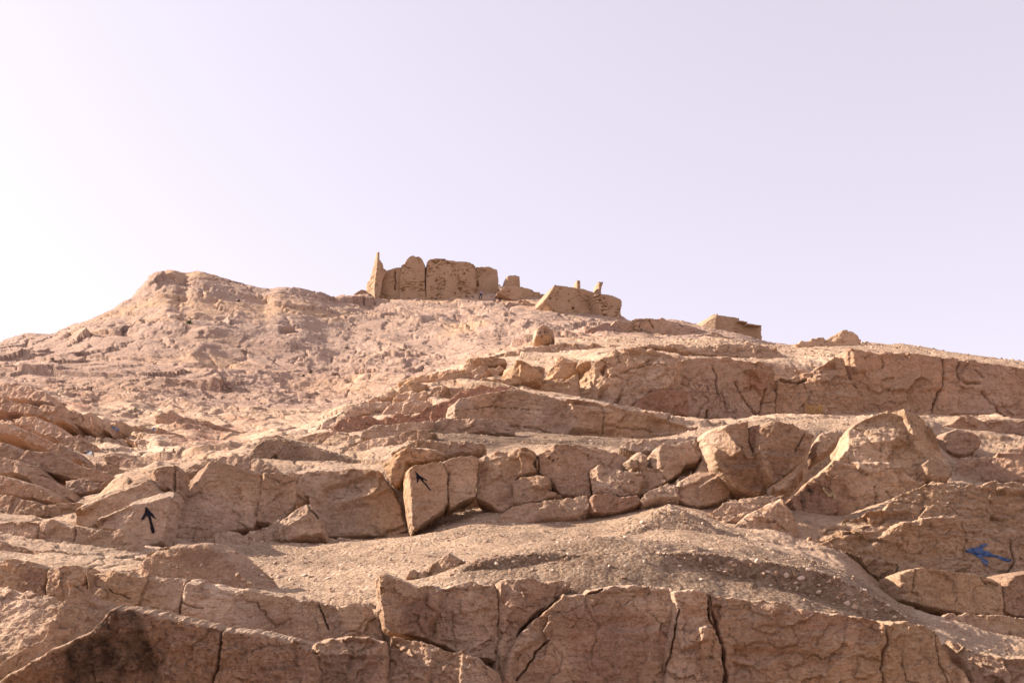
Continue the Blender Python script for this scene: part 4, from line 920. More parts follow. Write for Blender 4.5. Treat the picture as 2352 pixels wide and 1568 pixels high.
for P, Yv, yw, ln in (
    ('684,1004 725,983 760,958 788,943 798,956 764,984 738,996 690,1008', 30, 16, 26),
    ('784,962 790,941 803,928 838,918 852,923 848,946 808,958', 31, 8, 18),
    ('845,948 853,923 900,915 886,942', 31.5, 4, 18),
    ('874,950 885,934 905,920 943,914 985,918 980,936 963,948 915,956 900,958', 30.5, 12, 14),
    ('842,920 858,908 908,893 912,900 897,913 850,924', 33.5, 14, 20),
    ('906,910 913,894 925,883 950,877 980,880 970,896 943,900', 35.5, 6, 20),
    ('898,916 923,899 958,893 940,910 933,918', 33, 10, 20),
    ('930,918 943,903 978,893 983,900 977,920', 32.8, 6, 18),
    ('972,922 983,900 998,888 1030,884 1015,902 1005,928', 33, 10, 16),
    ('1004,924 1018,898 1033,885 1063,885 1078,891 1056,906 1035,920', 33.2, 4, 22),
    ('914,882 928,868 963,860 1013,850 1050,843 1056,852 1025,861 988,874 950,882', 39, 14, 24),
    ('974,886 1025,855 1085,853 1080,876 1072,890 1028,888 998,892', 38, -4, 10),
    ('1050,852 1078,820 1102,818 1087,836 1085,854', 42, 18, 16),
    ('1086,840 1103,818 1125,815 1160,823 1166,832 1125,840', 43, -8, 4),
    ('1070,890 1085,850 1103,835 1120,843 1112,860 1087,888', 39, 12, 14),
    ('1108,868 1141,862 1160,846 1150,840 1120,844', 40, 2, 12)):
    rock('rock_block', P, Yv, yaw=yw, lean=ln, T=.9, bev=6, fpx=30, rough=.75, parent=UR)
rk('rock_block', 'angular twisted rock with a lit left arm, above the right end of the red seam',
   '1084,888 1092,874 1104,866 1141,861 1160,846 1181,832 1206,832 1218,836 1242,848 1236,868 1190,880 1145,890', 37, yaw=6, lean=10, T=.9, bev=7, fpx=34, rough=.8,
   facets=[('1141,862 1181,832 1196,838 1176,866 1150,876', 26, 16, -.15, 4), ('1192,838 1250,842 1240,870 1190,872', -20, -24, 0, 5)])
rk('rock_block', 'sharp crested white lit block standing out on the ridge', '1242,866 1258,846 1271,832 1280,816 1289,807 1306,811 1335,820 1364,829 1338,842 1316,860 1294,872 1259,874', 41.3, grow=1,
   yaw=2, lean=14, T=.9, bev=6, fpx=40, rough=.6, facets=[('1240,866 1289,805 1294,818 1292,842 1262,872', 26, 10, -.1, 4), ('1292,810 1366,830 1336,842 1296,836', 4, 38, 0, 4)])
rk('rock_ledge', 'pale stepped rock at the left foot of the sunlit cliff end', '1202,896 1216,876 1251,870 1301,866 1326,852 1326,908 1296,914 1251,906', 37.8, yaw=6, lean=22, T=.9, bev=7, fpx=36, rough=.9)
rk('rock_block', 'dark shadowed overhang between the twisted rock and the pale stepped rock', '1172,878 1190,838 1206,833 1253,841 1250,866 1219,880', 38.5, yaw=-18, lean=-4, T=.9, bev=7, fpx=26, rough=.9, base=(0, 0, 0, .6))
rk('rock_outcrop', 'sunlit left end of the upper cliff broken into bright jagged facets',
   '1318,886 1324,859 1346,842 1389,817 1406,804 1426,796 1451,793 1490,796 1530,806 1562,814 1566,836 1550,866 1534,890 1494,900 1470,918 1440,938 1396,936 1361,932 1326,916', 38.8,
   yaw=6, lean=14, T=1.8, bev=8, fpx=44, rough=1.25,
   facets=[('1320,880 1324,856 1352,840 1370,852 1368,880 1346,896', 40, 10, -.25, 5), ('1362,930 1376,894 1402,878 1404,905 1396,932', 40, 6, -.2, 5), ('1408,930 1428,886 1436,890 1420,934', 48, 4, -.2, 4),
           ('1376,848 1394,832 1402,812 1386,868', 44, 8, -.2, 4), ('1430,886 1490,890 1450,936 1424,932', -12, -2, 0, 6), ('1440,800 1560,816 1540,850 1450,840', 0, 20, 0, 8)],
   cracks=[('1424,860 1480,836 1530,840', 2, .2)])
rk('rock_block', 'dark red brown lump in the shade at the foot of the upper cliff', '1440,940 1464,916 1489,898 1514,888 1534,891 1551,888 1580,894 1584,926 1580,956 1521,958 1489,948', 38.5,
   yaw=-6, lean=-2, T=1.0, bev=8, fpx=30, rough=1.1, base=(.55, .1, 0, .7))
rk('rock_outcrop', 'reddish upper cliff face veined with branching black cracks',
   '1545,836 1566,820 1595,815 1649,811 1697,821 1755,826 1779,852 1790,880 1784,920 1790,990 1600,1000 1560,960 1548,900', 40.5,
   yaw=-10, lean=8, T=1.6, bev=9, fpx=74, rough=.7, base=(.03, 0, 0, .5),
   facets=[('1545,838 1594,816 1590,880 1560,900', 16, 4, -.1, 6), ('1600,818 1750,830 1770,880 1620,890', -2, 8, 0, 12), ('1700,850 1780,850 1800,890 1770,900', -20, -20, 0, 6)],
   cracks=[('1640,838 1646,866 1643,898 1650,910', 2.2, .25), ('1656,902 1664,925 1670,940', 2, .2), ('1688,880 1706,910 1720,930 1742,958', 2.4, .3), ('1757,892 1753,920 1744,960', 2.4, .3),
           ('1754,926 1780,920 1790,932 1796,964', 2.2, .25), ('1684,944 1690,966', 2, .2), ('1624,940 1622,972', 4, .4)],
   mask=[('1715,862 1765,860 1762,900 1720,895', .55, 0, 0, .8)])
rk('rock_outcrop', 'middle of the upper cliff, with a dark overhang above a faded yellow paint patch',
   '1768,868 1790,862 1814,860 1858,846 1890,830 1916,814 1940,820 1950,860 1960,880 1976,900 1990,940 1990,1000 1770,1000 1780,940 1782,890', 41,
   yaw=0, lean=10, T=1.4, bev=9, fpx=50, rough=.95, base=(.02, 0, 0, .45), facets=[('1780,866 1880,840 1920,830 1950,880 1800,888', 4, 26, -.1, 8), ('1790,900 1970,900 1980,960 1790,980', 0, -6, .1, 10)],
   cracks=[('1784,872 1820,880 1850,872', 5, .5)])
rk('rock_outcrop', 'smooth red brown right half of the upper cliff with a square cut lit corner',
   '1928,806 1940,801 1972,803 2008,804 2077,807 2161,818 2205,822 2260,829 2352,840 2440,852 2440,990 2150,992 2020,985 1972,960 1978,908 1960,880 1946,860', 42,
   yaw=-6, lean=7, T=1.8, bev=8, fpx=96, rough=.65, base=(.03, 0, 0, .6), top=1.2,
   facets=[('1926,806 1944,804 1958,858 1946,864', 58, 4, -.35, 4), ('1950,808 2006,808 2010,850 1960,862', -14, 6, .12, 5), ('2012,808 2160,820 2170,900 2060,900 2010,860', 6, 4, 0, 12), ('2180,900 2290,900 2290,960 2170,960', -4, 10, .1, 8)],
   cracks=[('2164,822 2170,850 2162,890 2146,925 2140,955', 2.4, .35), ('2205,826 2200,860 2210,880 2250,880', 3, .35), ('2252,900 2290,940 2310,960', 2.2, .25), ('2290,930 2284,958', 2, .2), ('2240,850 2256,870', 2, .2), ('2030,820 2030,842', 2.2, .25)])
# ---------------------------------------------------------------- crest of the ridge
rk('rock_ledge', 'weathered rock band below the round boulder on the ridge crest',
   '1090,828 1130,812 1176,799 1226,790 1300,786 1370,788 1440,792 1425,803 1340,808 1270,814 1176,830 1120,838', 56, yaw=4, lean=12, T=1.2, bev=8, fpx=34, rough=1.0)
rk('rock_ledge', 'uneven crumbly rock rim running along the crest above the sunlit cliff end',
   '1395,806 1450,790 1500,786 1570,790 1640,786 1700,782 1760,790 1800,806 1840,822 1770,830 1700,822 1600,814 1500,800', 47, yaw=0, lean=24, T=1.4, bev=10, fpx=26, rough=1.2, base=(0, 0, .3, .2))
rk('boulder', 'egg shaped pockmarked boulder balanced on the ridge, with face like hollows', cat='boulder',
   P='1222,772 1226,756 1236,745 1246,739 1258,742 1268,752 1272,766 1264,777 1246,782 1230,784 1224,780', Y=61,
   yaw=4, lean=4, T=.9, bev=12, fpx=20, rough=1.1, wob=2, top=1.0, px=1.4, grow=1, pits=[(1241, 763, 2.2, .25), (1250, 762, 2, .25), (1244, 772, 3, .18), (1266, 772, 3, .3)])
rk('rock_ledge', 'dome backed rock ridge with a black cleft, in front of the roofless building',
   '1330,752 1360,742 1388,732 1400,727 1440,726 1490,722 1522,722 1560,731 1600,742 1640,756 1650,772 1560,780 1440,778 1360,772', 86, grow=1, yaw=-4, lean=14, T=3, bev=12, fpx=36, rough=.7, px=2.2, bed=.4,
   cracks=[('1402,728 1404,748', 3.0, 1.4), ('1556,734 1570,752', 1.8, .5), ('1490,735 1500,752', 1.8, .4)])
rk('rock_block', 'low rounded rock nub in front of the stepped building', '1576,776 1584,768 1600,762 1622,757 1650,760 1680,770 1700,780 1640,790 1600,790', 80, grow=1, yaw=2, lean=16, T=2, bev=9, fpx=24, rough=.8, px=2.2,
   mask=[('1580,768 1610,766 1608,780 1585,780', 0, .3, 0, .5)])
rk('rock_outcrop', 'smooth domed outcrop on the right skyline', '1812,790 1822,778 1836,770 1870,768 1895,766 1912,756 1932,750 1956,752 1972,762 1990,778 1980,800 1900,808 1830,802', 56, grow=1,
   yaw=0, lean=14, T=2, bev=14, fpx=36, rough=.35, px=2.2, facets=[('1895,766 1930,750 1950,756 1915,785 1890,790', 18, 10, -.1, 6)])

# ---------------------------------------------------------------- outcrops on the far slope
FARB = (
    ('dark notched rock jutting from the far slope above the gully', '496,884 510,872 540,866 566,874 570,886 560,904 542,912 520,904', 92, -14, -4),
    ('dark hollowed rock on the far slope, just right of the notched rock', '612,936 622,926 644,926 660,936 652,950 626,952', 84, -10, -6),
    ('pale slab beside the notched rock, on its left side', '480,892 502,878 523,863 550,866 534,884 536,907 508,914', 93, 8, 14),
    ('long pale rib of rock on the far slope, right of the notched rock', '570,896 615,876 652,873 650,886 613,904 602,914', 94, 6, 16),
    ('brown block low in the gully where the far slope meets the ridge', '694,928 706,920 733,920 752,934 722,962 692,956', 80, -6, 8),
    ('jagged dark rock between the pale rib and the hollowed rock', '650,906 662,890 682,884 690,896 672,912', 90, -14, 0),
    ('pale rounded block beside the hollowed rock on the far slope', '630,924 650,898 690,890 708,906 700,930 664,940', 88, 2, 8))
for lab, P, Yv, yw, ln in FARB:
    rk('rock_block', lab, P, Yv, yaw=yw, lean=ln, T=2.2, bev=8, fpx=26, rough=1.1, px=2.2, base=(0, .1 if yw < 0 else 0, 0, .5))

rk('rock_outcrop', 'bare rock knob at the left foot of the fort tower', '800,692 808,676 820,666 836,660 848,668 858,684 864,698 830,702', 168, yaw=8, lean=12, T=2.5, bev=7, fpx=24, rough=1.0, px=1.8, grow=1)
rk('rock_block', 'weathered rock below the middle of the fort wall', '930,706 944,694 968,690 990,696 1000,708 970,716', 166, yaw=4, lean=16, T=2.2, bev=6, fpx=20, rough=1.1, px=1.8, grow=1)
rk('rock_block', 'weathered rock just left of the climber under the fort wall', '1036,704 1050,693 1074,690 1092,700 1080,712 1050,714', 165, yaw=-4, lean=14, T=2.2, bev=6, fpx=20, rough=1.1, px=1.8, grow=1)
rk('rock_block', 'jointed rock on the slope between the climber and the roofless building', '1150,706 1170,690 1204,684 1230,694 1236,712 1196,720', 158, yaw=6, lean=14, T=2.4, bev=6, fpx=22, rough=1.1, px=1.8, grow=1)
# ---------------------------------------------------------------- ruins on the summit
FORT = empty('ruined_fort', tuple(at(1000, 688, 172)))
tag(FORT, 'crumbling mud brick fort with one tall spike of wall on the summit', 'ruin')
BK = dict(fpx=0, rough=0, brick=1.0, px=1.3, wob=0.7, top=1.0, grow=0.3, rim=1.5, parent=FORT, mat=M_BRICK, base=(0, 0, 0, 0))
rock('tower', '838,690 842,657 844,634 848,632 854,617 860,595 864,577 873,578 873,596 880,606 882,615 891,621 880,640 872,690', 171, yaw=-10, lean=3, T=3.0, bev=1.6,
     facets=[('834,690 844,634 862,577 868,577 866,610 860,660 862,690', 62, 2, -1.2, 2)], **{**BK, 'brick': .5})
rock('wall', '852,692 862,655 869,636 890,619 908,614 922,612 920,690', 172.5, yaw=8, lean=3, T=3.0, bev=3, cracks=[('908,624 906,664', 2.4, .9)], **{**BK, 'brick': .6})
rock('bastion', '914,700 916,640 919,608 930,600 932,594 941,586 950,584 966,588 972,594 978,604 979,650 982,700', 171.5, yaw=-4, lean=4, T=3.5, bev=5, **BK)
rock('main_wall', '976,700 977,640 980,600 987,593 999,591 1019,592 1050,597 1085,601 1094,611 1095,650 1092,700', 172, yaw=-8, lean=4, T=3.5, bev=4,
     pits=[(1041, 622, 1.6, .8), (1046, 621, 1.6, .8), (1052, 621, 1.5, .7), (1037, 631, 1.6, .8), (1045, 631, 1.6, .8), (1052, 632, 1.5, .7), (1021, 628, 1.6, .8), (1067, 628, 2, .8), (978, 676, 2, .9), (1046, 673, 1.7, .8),
           (1070, 642, 1.5, .6), (1009, 690, 1.5, .7), (1004, 615, 2.6, .4)], **{**BK, 'brick': 1.25})
rock('end_wall', '1086,690 1090,640 1093,612 1110,611 1126,612 1136,615 1144,618 1147,645 1146,672 1120,690', 174, yaw=-10, lean=3, T=3.0, bev=3,
     cracks=[('1095,614 1092,624', 2, .8), ('1098,646 1100,656', 2.6, 1.2)], pits=[(1091, 666, 2.4, 1.2)], **{**BK, 'brick': .5})
for nm, lab, P, Yv, kw in (
    ('ruined_wall', 'small square stub of mud brick wall right of the fort', '1158,664 1160,646 1162,634 1171,630 1183,631 1195,634 1196,664', 170, dict(facets=[('1156,664 1162,632 1165,632 1164,664', 60, 0, -.6, 1.5)])),
    ('ruined_wall', 'low stepped remnant of mud brick wall running down from the square stub', '1140,672 1160,654 1196,657 1214,660 1224,664 1228,668 1242,669 1244,692 1180,690', 166, {})):
    o = rock(nm, P, Yv, yaw=-8, lean=4, T=2.0, bev=2.5, **{**BK, 'parent': None, 'brick': .5, **kw})
    tag(o, lab, 'ruin')
B2 = empty('roofless_building', tuple(at(1340, 716, 150)))
tag(B2, 'roofless mud brick building with two short pillars left standing on its wall', 'building')
BK2 = {**BK, 'parent': B2}
rock('wall', '1248,690 1256,680 1274,653 1300,656 1321,659 1340,662 1359,669 1380,673 1406,677 1418,682 1426,686 1430,693 1428,710 1424,732 1380,745 1280,720', 150, yaw=-16, lean=2, T=4, bev=2.2,
     facets=[('1244,692 1256,678 1274,652 1272,712 1250,710', 14, 0, -.2, 1.5)],
     pits=[(1281, 671, 1.7, .7), (1306, 675, 1.8, .7), (1279, 687, 1.7, .7), (1308, 691, 1.7, .7), (1349, 681, 1.6, .7), (1354, 697, 1.6, .7), (1355, 711, 1.6, .7), (1317, 707, 4.0, 1.2), (1374, 684, 1.6, .6), (1265, 684, 2.5, .6)],
     **{**BK2, 'brick': .4})
rock('eroded_end', '1362,672 1380,674 1406,678 1420,683 1429,690 1430,700 1426,732 1380,742 1372,700', 149.2, yaw=-24, lean=2, T=3, bev=4, **{**BK2, 'brick': 1.7})
rock('pillar', '1320,668 1321,657 1324,643 1333,642 1334,652 1334,668', 151, yaw=-6, lean=1, T=1.3, bev=1.3, facets=[('1318,668 1324,642 1327,642 1326,668', 60, 0, -.3, 1)], **{**BK2, 'brick': .3})
rock('pillar', '1369,678 1371,662 1373,646 1387,646 1386,650 1383,653 1382,665 1383,680', 151, yaw=-6, lean=1, T=1.3, bev=1.3, facets=[('1367,678 1373,645 1377,645 1376,678', 60, 0, -.3, 1)], **{**BK2, 'brick': .3})
B3 = empty('stepped_building', tuple(at(1685, 775, 108)))
tag(B3, 'small mud walled building with a stepped roofline on the right of the ridge', 'building')
BK3 = {**BK, 'parent': B3}
rock('wall', '1608,756 1614,748 1640,722 1698,731 1698,736 1717,739 1717,743 1749,747 1751,778 1752,800 1640,790', 108, yaw=-20, lean=1, T=3, bev=1.5,
     facets=[('1604,758 1614,746 1640,721 1640,795 1610,790', 50, 0, -.6, 1.5)], pits=[(1691, 763, 3.5, .25), (1697, 766, 2.5, .25)], cracks=[('1684,756 1692,754 1700,760', 1.6, .15), ('1676,772 1700,776 1718,776', 2, .2)], **{**BK3, 'brick': .12})
for a, b in (('1639,721 1699,730 1699,733 1639,724.5', 'c'), ('1698,735 1718,738 1718,741 1698,738.5', 'c'), ('1717,742 1750,746 1750,749 1717,745.5', 'c')):
    rock('coping', a, 107.9, yaw=-20, lean=1, T=.3, bev=.8, **{**BK3, 'brick': .1, 'px': .9, 'wob': .2})
# ---------------------------------------------------------------- things that lie on the surfaces: paint, stones, shrubs, a person
def big_bvh(cond):
    vs = []; fs = []; own = []; off = 0
    for V, f, o in BVH_LIST:
        if not cond(V): continue
        vs.append(V); fs.append(f + off); off += len(V); own += [o] * len(f)
    V = np.concatenate(vs); F = np.concatenate(fs)
    return BVHTree.FromPolygons([tuple(v) for v in V.tolist()], F.tolist()), own
NEARB, NEARO = big_bvh(lambda V: V[:, 1].min() < 26.5)
FARB_, FARO = big_bvh(lambda V: V[:, 1].max() > 26)
CV = Vector(CAM)
def hit(x, y, bvh=None):
    d = Vector(ray((x, y))).normalized()
    return (bvh or NEARB).ray_cast(CV, d)
def paint(name, P, mat, px, bvh, owners, lift=0.012, ragged=1.2, fill=1.0, biggest=True):
    """a coat of paint lying on the rock it was brushed on: every corner of it sits on that rock"""
    PS = P if isinstance(P, list) else [np.asarray(P, float)]
    P = np.concatenate(PS); lo = P.min(0) - 2; hi = P.max(0) + 2
    nx = int((hi[0] - lo[0]) / px) + 1; ny = int((hi[1] - lo[1]) / px) + 1
    g = np.stack(np.meshgrid(lo[0] + px * np.arange(nx), lo[1] + px * np.arange(ny), indexing='ij'), -1).reshape(-1, 2)
    z = np.stack([g[:, 0], g[:, 1], g[:, 0] * 0 + 3], -1)
    gw = g + np.stack([fbm(z / 7, 3), fbm(z / 7 + 31, 3)], -1) * ragged * 2
    d = np.max([poly_dist(p_, gw)[0] for p_ in PS], 0)
    ok = d > 0
    if fill < 1: ok &= fbm(z / 9 + 7, 4, .7) < (fill - .5) * 1.2
    V = []; idx = -np.ones(len(g), int); who = {}; dep = []
    for k in np.where(ok)[0]:
        r = hit(g[k, 0], g[k, 1], bvh)
        if r[0] is None: continue
        idx[k] = len(V); V.append(tuple(r[0] + r[1] * lift * (1 if r[1].y < 0.3 else -1))); dep.append(r[3])
        who[owners[r[2]]] = who.get(owners[r[2]], 0) + 1
    I = idx.reshape(nx, ny)
    f = np.stack([I[:-1, :-1], I[1:, :-1], I[1:, 1:], I[:-1, 1:]], -1).reshape(-1, 4)
    f = f[(f >= 0).all(1)]
    dep = np.array(dep)
    f = f[(dep[f].max(1) - dep[f].min(1)) < 0.05 * dep.mean()]
    par = np.arange(len(V))                                 # keep the largest connected coat only
    for _ in range(60):
        lo_ = par[f].min(1); new = par.copy(); np.minimum.at(new, f.ravel(), np.repeat(lo_, 4)); new = new[new]
        if (new == par).all(): break
        par = new
    ids, cnt = np.unique(par[f[:, 0]], return_counts=True)
    if biggest: f = f[par[f[:, 0]] == ids[cnt.argmax()]]
    ow = max(who, key=who.get)
    used_ = np.unique(f); mp_ = -np.ones(len(V), int); mp_[used_] = np.arange(len(used_)); f = mp_[f]; V = [V[i_] for i_ in used_]
    V = np.array(V)
    base = ow
    while base.parent is not None: base = base.parent
    o = mesh_obj(name, V, f, mat, None, tuple(V.mean(0)))
    mw = Vector(o.location)
    o.parent = ow
    o.location = mw - (ow.location if ow.parent is None else ow.location + ow.parent.location)
    return o
def zp(s, x0, y0, k): return (poly(s) / k + np.array([x0, y0])) / (2736 / 2352)
A1 = zp('705,560 760,620 850,720 930,830 900,835 810,765 850,920 905,1100 860,1150 820,1130 800,1000 750,790 720,770 650,860 605,862 620,800 670,720 690,620', 300, 1280, 7.84)
A2 = zp('465,565 500,575 600,680 820,820 790,840 690,790 720,830 920,1080 880,1105 740,930 590,770 560,880 525,880 510,700', 1060, 1200, 9.8)
A3 = zp('440,560 560,520 650,490 860,410 900,365 1040,350 1120,400 1000,450 950,540 1150,590 1220,650 1500,750 1840,830 1840,900 1600,880 1250,750 1050,740 960,770 1080,820 1140,960 1080,1030 960,920 860,790 600,650 470,600', 2540, 1420, 11.2)
paint('painted_arrow', A1, M_BLACK, .8, NEARB, NEARO, ragged=.5)['label'] = 'thick black arrow pointing up'
paint('painted_arrow', A2, M_BLACK, .8, NEARB, NEARO, ragged=.4)['label'] = 'thin black arrow pointing up and left'
paint('painted_arrow', A3, M_BLUE, .8, NEARB, NEARO, ragged=.7)['label'] = 'rough blue arrow pointing left'
def stroke(pts, w):
    pts = np.array(pts, float); d = np.gradient(pts, axis=0); n = np.stack([-d[:, 1], d[:, 0]], -1); n /= np.linalg.norm(n, axis=1)[:, None] + 1e-9
    return np.concatenate([pts + n * w / 2, (pts - n * w / 2)[::-1]])
def faded(name, strokes, w, mat, bvh, own, lab, fill=.8, lift=.015):
    o = paint(name, [stroke(s, w) for s in strokes], mat, .9, bvh, own, fill=fill, lift=lift, ragged=.8, biggest=len(strokes) != 2)
    o['label'] = lab
faded('painted_arrow', [[(192, 1052), (200, 1046), (211, 1040)], [(199, 1036), (206, 1037), (212, 1040)], [(207, 1050), (210, 1045), (212, 1040)]], 4, M_BLUEF, FARB_, FARO, 'small faded blue arrow pointing up and right', 1, .05)
faded('painted_arrow', [[(341, 985), (350, 985), (357, 986)], [(349, 979), (354, 982), (358, 986)], [(353, 992), (356, 989), (358, 986)]], 4, M_BLUEF, FARB_, FARO, 'small faded blue arrow pointing right', 1, .05)
faded('paint_smudge', [[(258, 981), (265, 984), (272, 990)]], 8, M_BLUEF, FARB_, FARO, 'faded blue smudge', 1, .05)
faded('paint_smudge', [[(1846, 936), (1866, 940), (1890, 938)]], 22, M_OCHRE, FARB_, FARO, 'faded yellow patch', 1, .04)
faded('graffiti', [[(1843, 1130), (1845, 1148), (1846, 1166)], [(1866, 1138), (1878, 1156), (1896, 1172)], [(1846, 1128), (1858, 1126), (1868, 1132)]], 8, M_SMOKE, NEARB, NEARO, 'faded black letter strokes', 1)
faded('graffiti', [[(1889, 1118), (1896, 1130), (1906, 1140)], [(1906, 1140), (1911, 1134), (1913, 1128)], [(1912, 1126), (1915, 1136), (1917, 1146)]], 5, M_CHALK, NEARB, NEARO, 'faded pale yellow scrawl', 1)

# ---------------------------------------------------------------- gravel and stones
rng = np.random.RandomState(5)
def stone_mesh(seed, flat=.6):
    r = np.random.RandomState(seed)
    bm = bmesh.new(); bmesh.ops.create_icosphere(bm, subdivisions=1, radius=1)
    v = np.array([x.co[:] for x in bm.verts]); f = np.array([[q.index for q in p.verts] for p in bm.faces]); bm.free()
    for _ in range(5):                                     # split faces: plane cuts
        n = r.normal(size=3); n /= np.linalg.norm(n); d = v @ n; c = r.uniform(.45, .75)
        v = v - np.outer(np.maximum(d - c, 0), n)
    v *= np.array([1, r.uniform(.55, .9), flat * r.uniform(.6, 1)])
    return v, f
STV = [stone_mesh(i) for i in range(8)]
def stone_material():
    m, nt, b = nodemat('stone_chip'); N = NT(nt)
    geo = N.n.new('ShaderNodeNewGeometry'); P = geo.outputs['Position']
    isl = geo.outputs['Random Per Island']
    c = N.ramp(isl, [(0, (0.24, 0.145, 0.09)), (.45, (0.40, 0.265, 0.17)), (.8, (0.50, 0.36, 0.25)), (1, (0.58, 0.45, 0.34))])
    c = N.mix(N.ramp(N.noise(P, 30, 6, .7), [(.3, g3(.5)), (.55, g3(0))]), c, (0.2, 0.13, 0.095))
    N.l.new(c, b.inputs['Base Color']); N.l.new(N.bump(N.noise(P, 40, 6, .7), .01, .6), b.inputs['Normal'])
    return m
M_STONE = stone_material()
def rand_rot(k):
    q = rng.normal(size=(k, 4)); q /= np.linalg.norm(q, axis=1)[:, None]
    a, b, c, d = q.T
    return np.stack([np.stack([1 - 2*(c*c+d*d), 2*(b*c-a*d), 2*(b*d+a*c)], -1), np.stack([2*(b*c+a*d), 1-2*(b*b+d*d), 2*(c*d-a*b)], -1), np.stack([2*(b*d-a*c), 2*(c*d+a*b), 1-2*(b*b+c*c)], -1)], 1)
def gravel(name, lab, pts, sizes):
    vs = []; fs = []; off = 0
    R = rand_rot(len(pts)); kinds = rng.randint(0, len(STV), len(pts))
    for k in range(len(STV)):
        s = np.where(kinds == k)[0]
        if not len(s): continue
        v, f = STV[k]
        w = np.einsum('nij,vj->nvi', R[s], v) * sizes[s][:, None, None]
        w[..., 2] *= .7
        w += pts[s][:, None]
        vs.append(w.reshape(-1, 3)); fs.append((f[None] + (np.arange(len(s)) * len(v))[:, None, None]).reshape(-1, 3) + off); off += len(s) * len(v)
    return tag(mesh_obj(name, np.concatenate(vs), np.concatenate(fs), M_STONE, smooth=False), lab, kind='stuff')
# points on the scree, by area
fv = tv[tf]                                              # (M,4,3)
fc = fv.mean(1)
ar = np.linalg.norm(np.cross(fv[:, 2] - fv[:, 0], fv[:, 3] - fv[:, 1]), axis=1) / 2
gmask = m4[tf, 2].mean(1)
inv = (np.abs(fc[:, 0] / fc[:, 1]) < .62)
def sample(n, cond, power=0.0):
    w_ = ar * cond * gmask * inv * np.maximum(fc[:, 1], 1) ** power
    w_ = w_ / w_.sum()
    k = rng.choice(len(w_), n, p=w_)
    a = rng.rand(n, 1); b = rng.rand(n, 1)
    q = fv[k]
    return (q[:, 0] * (1 - a) + q[:, 1] * a) * (1 - b) + (q[:, 3] * (1 - a) + q[:, 2] * a) * b
near = (fc[:, 1] > 8.5) & (fc[:, 1] < 27)
clump = sstep(-0.25, 0.35, fbm(fc / 1.3 + 4, 3))
pts = sample(26000, near * (0.15 + clump), -1.2)
sz = 0.005 * (1 + rng.pareto(2.0, len(pts))) ; sz = np.minimum(sz, .05) * np.sqrt(pts[:, 1] / 12)
gravel('gravel', 'loose gravel chips strewn over the scree', pts, sz)
for V_, f_, o_ in list(BVH_LIST):                          # stones lying on the mounds
    if o_.name.split('.')[0] not in ('gravel_mound', 'earth_mound'): continue
    lead = o_['label'].startswith('long dark'); n_ = 9000 if lead else 1500
    q_ = V_[f_]; cr_ = np.cross(q_[:, 2] - q_[:, 0], q_[:, 3] - q_[:, 1]); a_ = np.linalg.norm(cr_, axis=1)
    a_ = a_ * (cr_[:, 2] / (a_ + 1e-12) > .15)
    k_ = rng.choice(len(a_), n_, p=a_ / a_.sum()); u_ = rng.rand(n_, 1); w_ = rng.rand(n_, 1); q_ = q_[k_]
    p_ = (q_[:, 0] * (1 - u_) + q_[:, 1] * u_) * (1 - w_) + (q_[:, 3] * (1 - u_) + q_[:, 2] * u_) * w_
    z_ = np.minimum(0.0045 * (1 + rng.pareto(1.75, n_)), .05) * np.sqrt(p_[:, 1] / 11)
    gravel('gravel', 'loose chips scattered on the ' + ' '.join(o_['label'].split()[:4]), p_, z_)
upc = (fc[:, 1] > 38) & (fc[:, 1] < 64) & (fc[:, 0] / fc[:, 1] > .1)
gm_keep = gmask.copy(); gmask = np.ones_like(gmask)
pts = sample(5000, upc * 1.0)
sz = np.minimum(0.04 * (1 + rng.pareto(2.6, len(pts))), .22)
gravel('gravel', 'loose stones along the upper right skyline slope', pts, sz)
gmask = gm_keep
# stones big enough to be told apart
ST_ME = []
for k in range(6):
    bm = bmesh.new(); bmesh.ops.create_icosphere(bm, subdivisions=2, radius=1)
    r = np.random.RandomState(50 + k)
    co = np.array([x.co[:] for x in bm.verts])
    for _ in range(9):
        n = r.normal(size=3); n /= np.linalg.norm(n); d = co @ n
        co = co - np.outer(np.maximum(d - r.uniform(.45, .75), 0), n)
    co *= np.array([1, r.uniform(.6, .9), r.uniform(.4, .7)])
    for x, c_ in zip(bm.verts, co): x.co = c_
    me = bpy.data.meshes.new('stone'); bm.to_mesh(me); bm.free(); me.materials.append(M_STONE); ST_ME.append(me)
def stone(x, y, wpx, label, group=None, bvh=None, flat=None):
    r = hit(x, y, bvh)
    if r[0] is None: return
    o = bpy.data.objects.new('stone', ST_ME[rng.randint(6)]); COL.objects.link(o)
    s = wpx / FPX * r[3] / 2
    o.location = r[0] + Vector((0, 0, s * .15)); o.scale = (s, s, s)
    o.rotation_euler = (rng.uniform(-.5, .5), rng.uniform(-.5, .5), rng.uniform(0, 6.28))
    tag(o, label, 'stone', group)
GS = 'loose stones on the front gravel mound'
for (x, y, wp) in ((1805, 1322, 20), (1840, 1328, 20), (1740, 1290, 22), (1608, 1285, 16), (1515, 1272, 14), (1524, 1262, 10), (1290, 1263, 14), (1240, 1280, 12), (1480, 1290, 14), (1560, 1300, 13), (1650, 1310, 12), (1700, 1325, 13), (1880, 1360, 16),
                    (1945, 1385, 18), (1962, 1378, 12), (1900, 1300, 12), (1860, 1300, 14), (1140, 1296, 18), (1180, 1290, 12), (1340, 1295, 12), (1400, 1300, 14), (1430, 1270, 10), (1545, 1320, 10), (1610, 1330, 12), (1680, 1290, 10), (1770, 1345, 12), (2010, 1400, 12),
                    (2040, 1392, 14), (1375, 1275, 9), (1270, 1310, 11), (1590, 1264, 9), (1830, 1350, 11)):
    stone(x, y, wp, 'loose pale stone lying on the dark gravel of the front mound', GS)
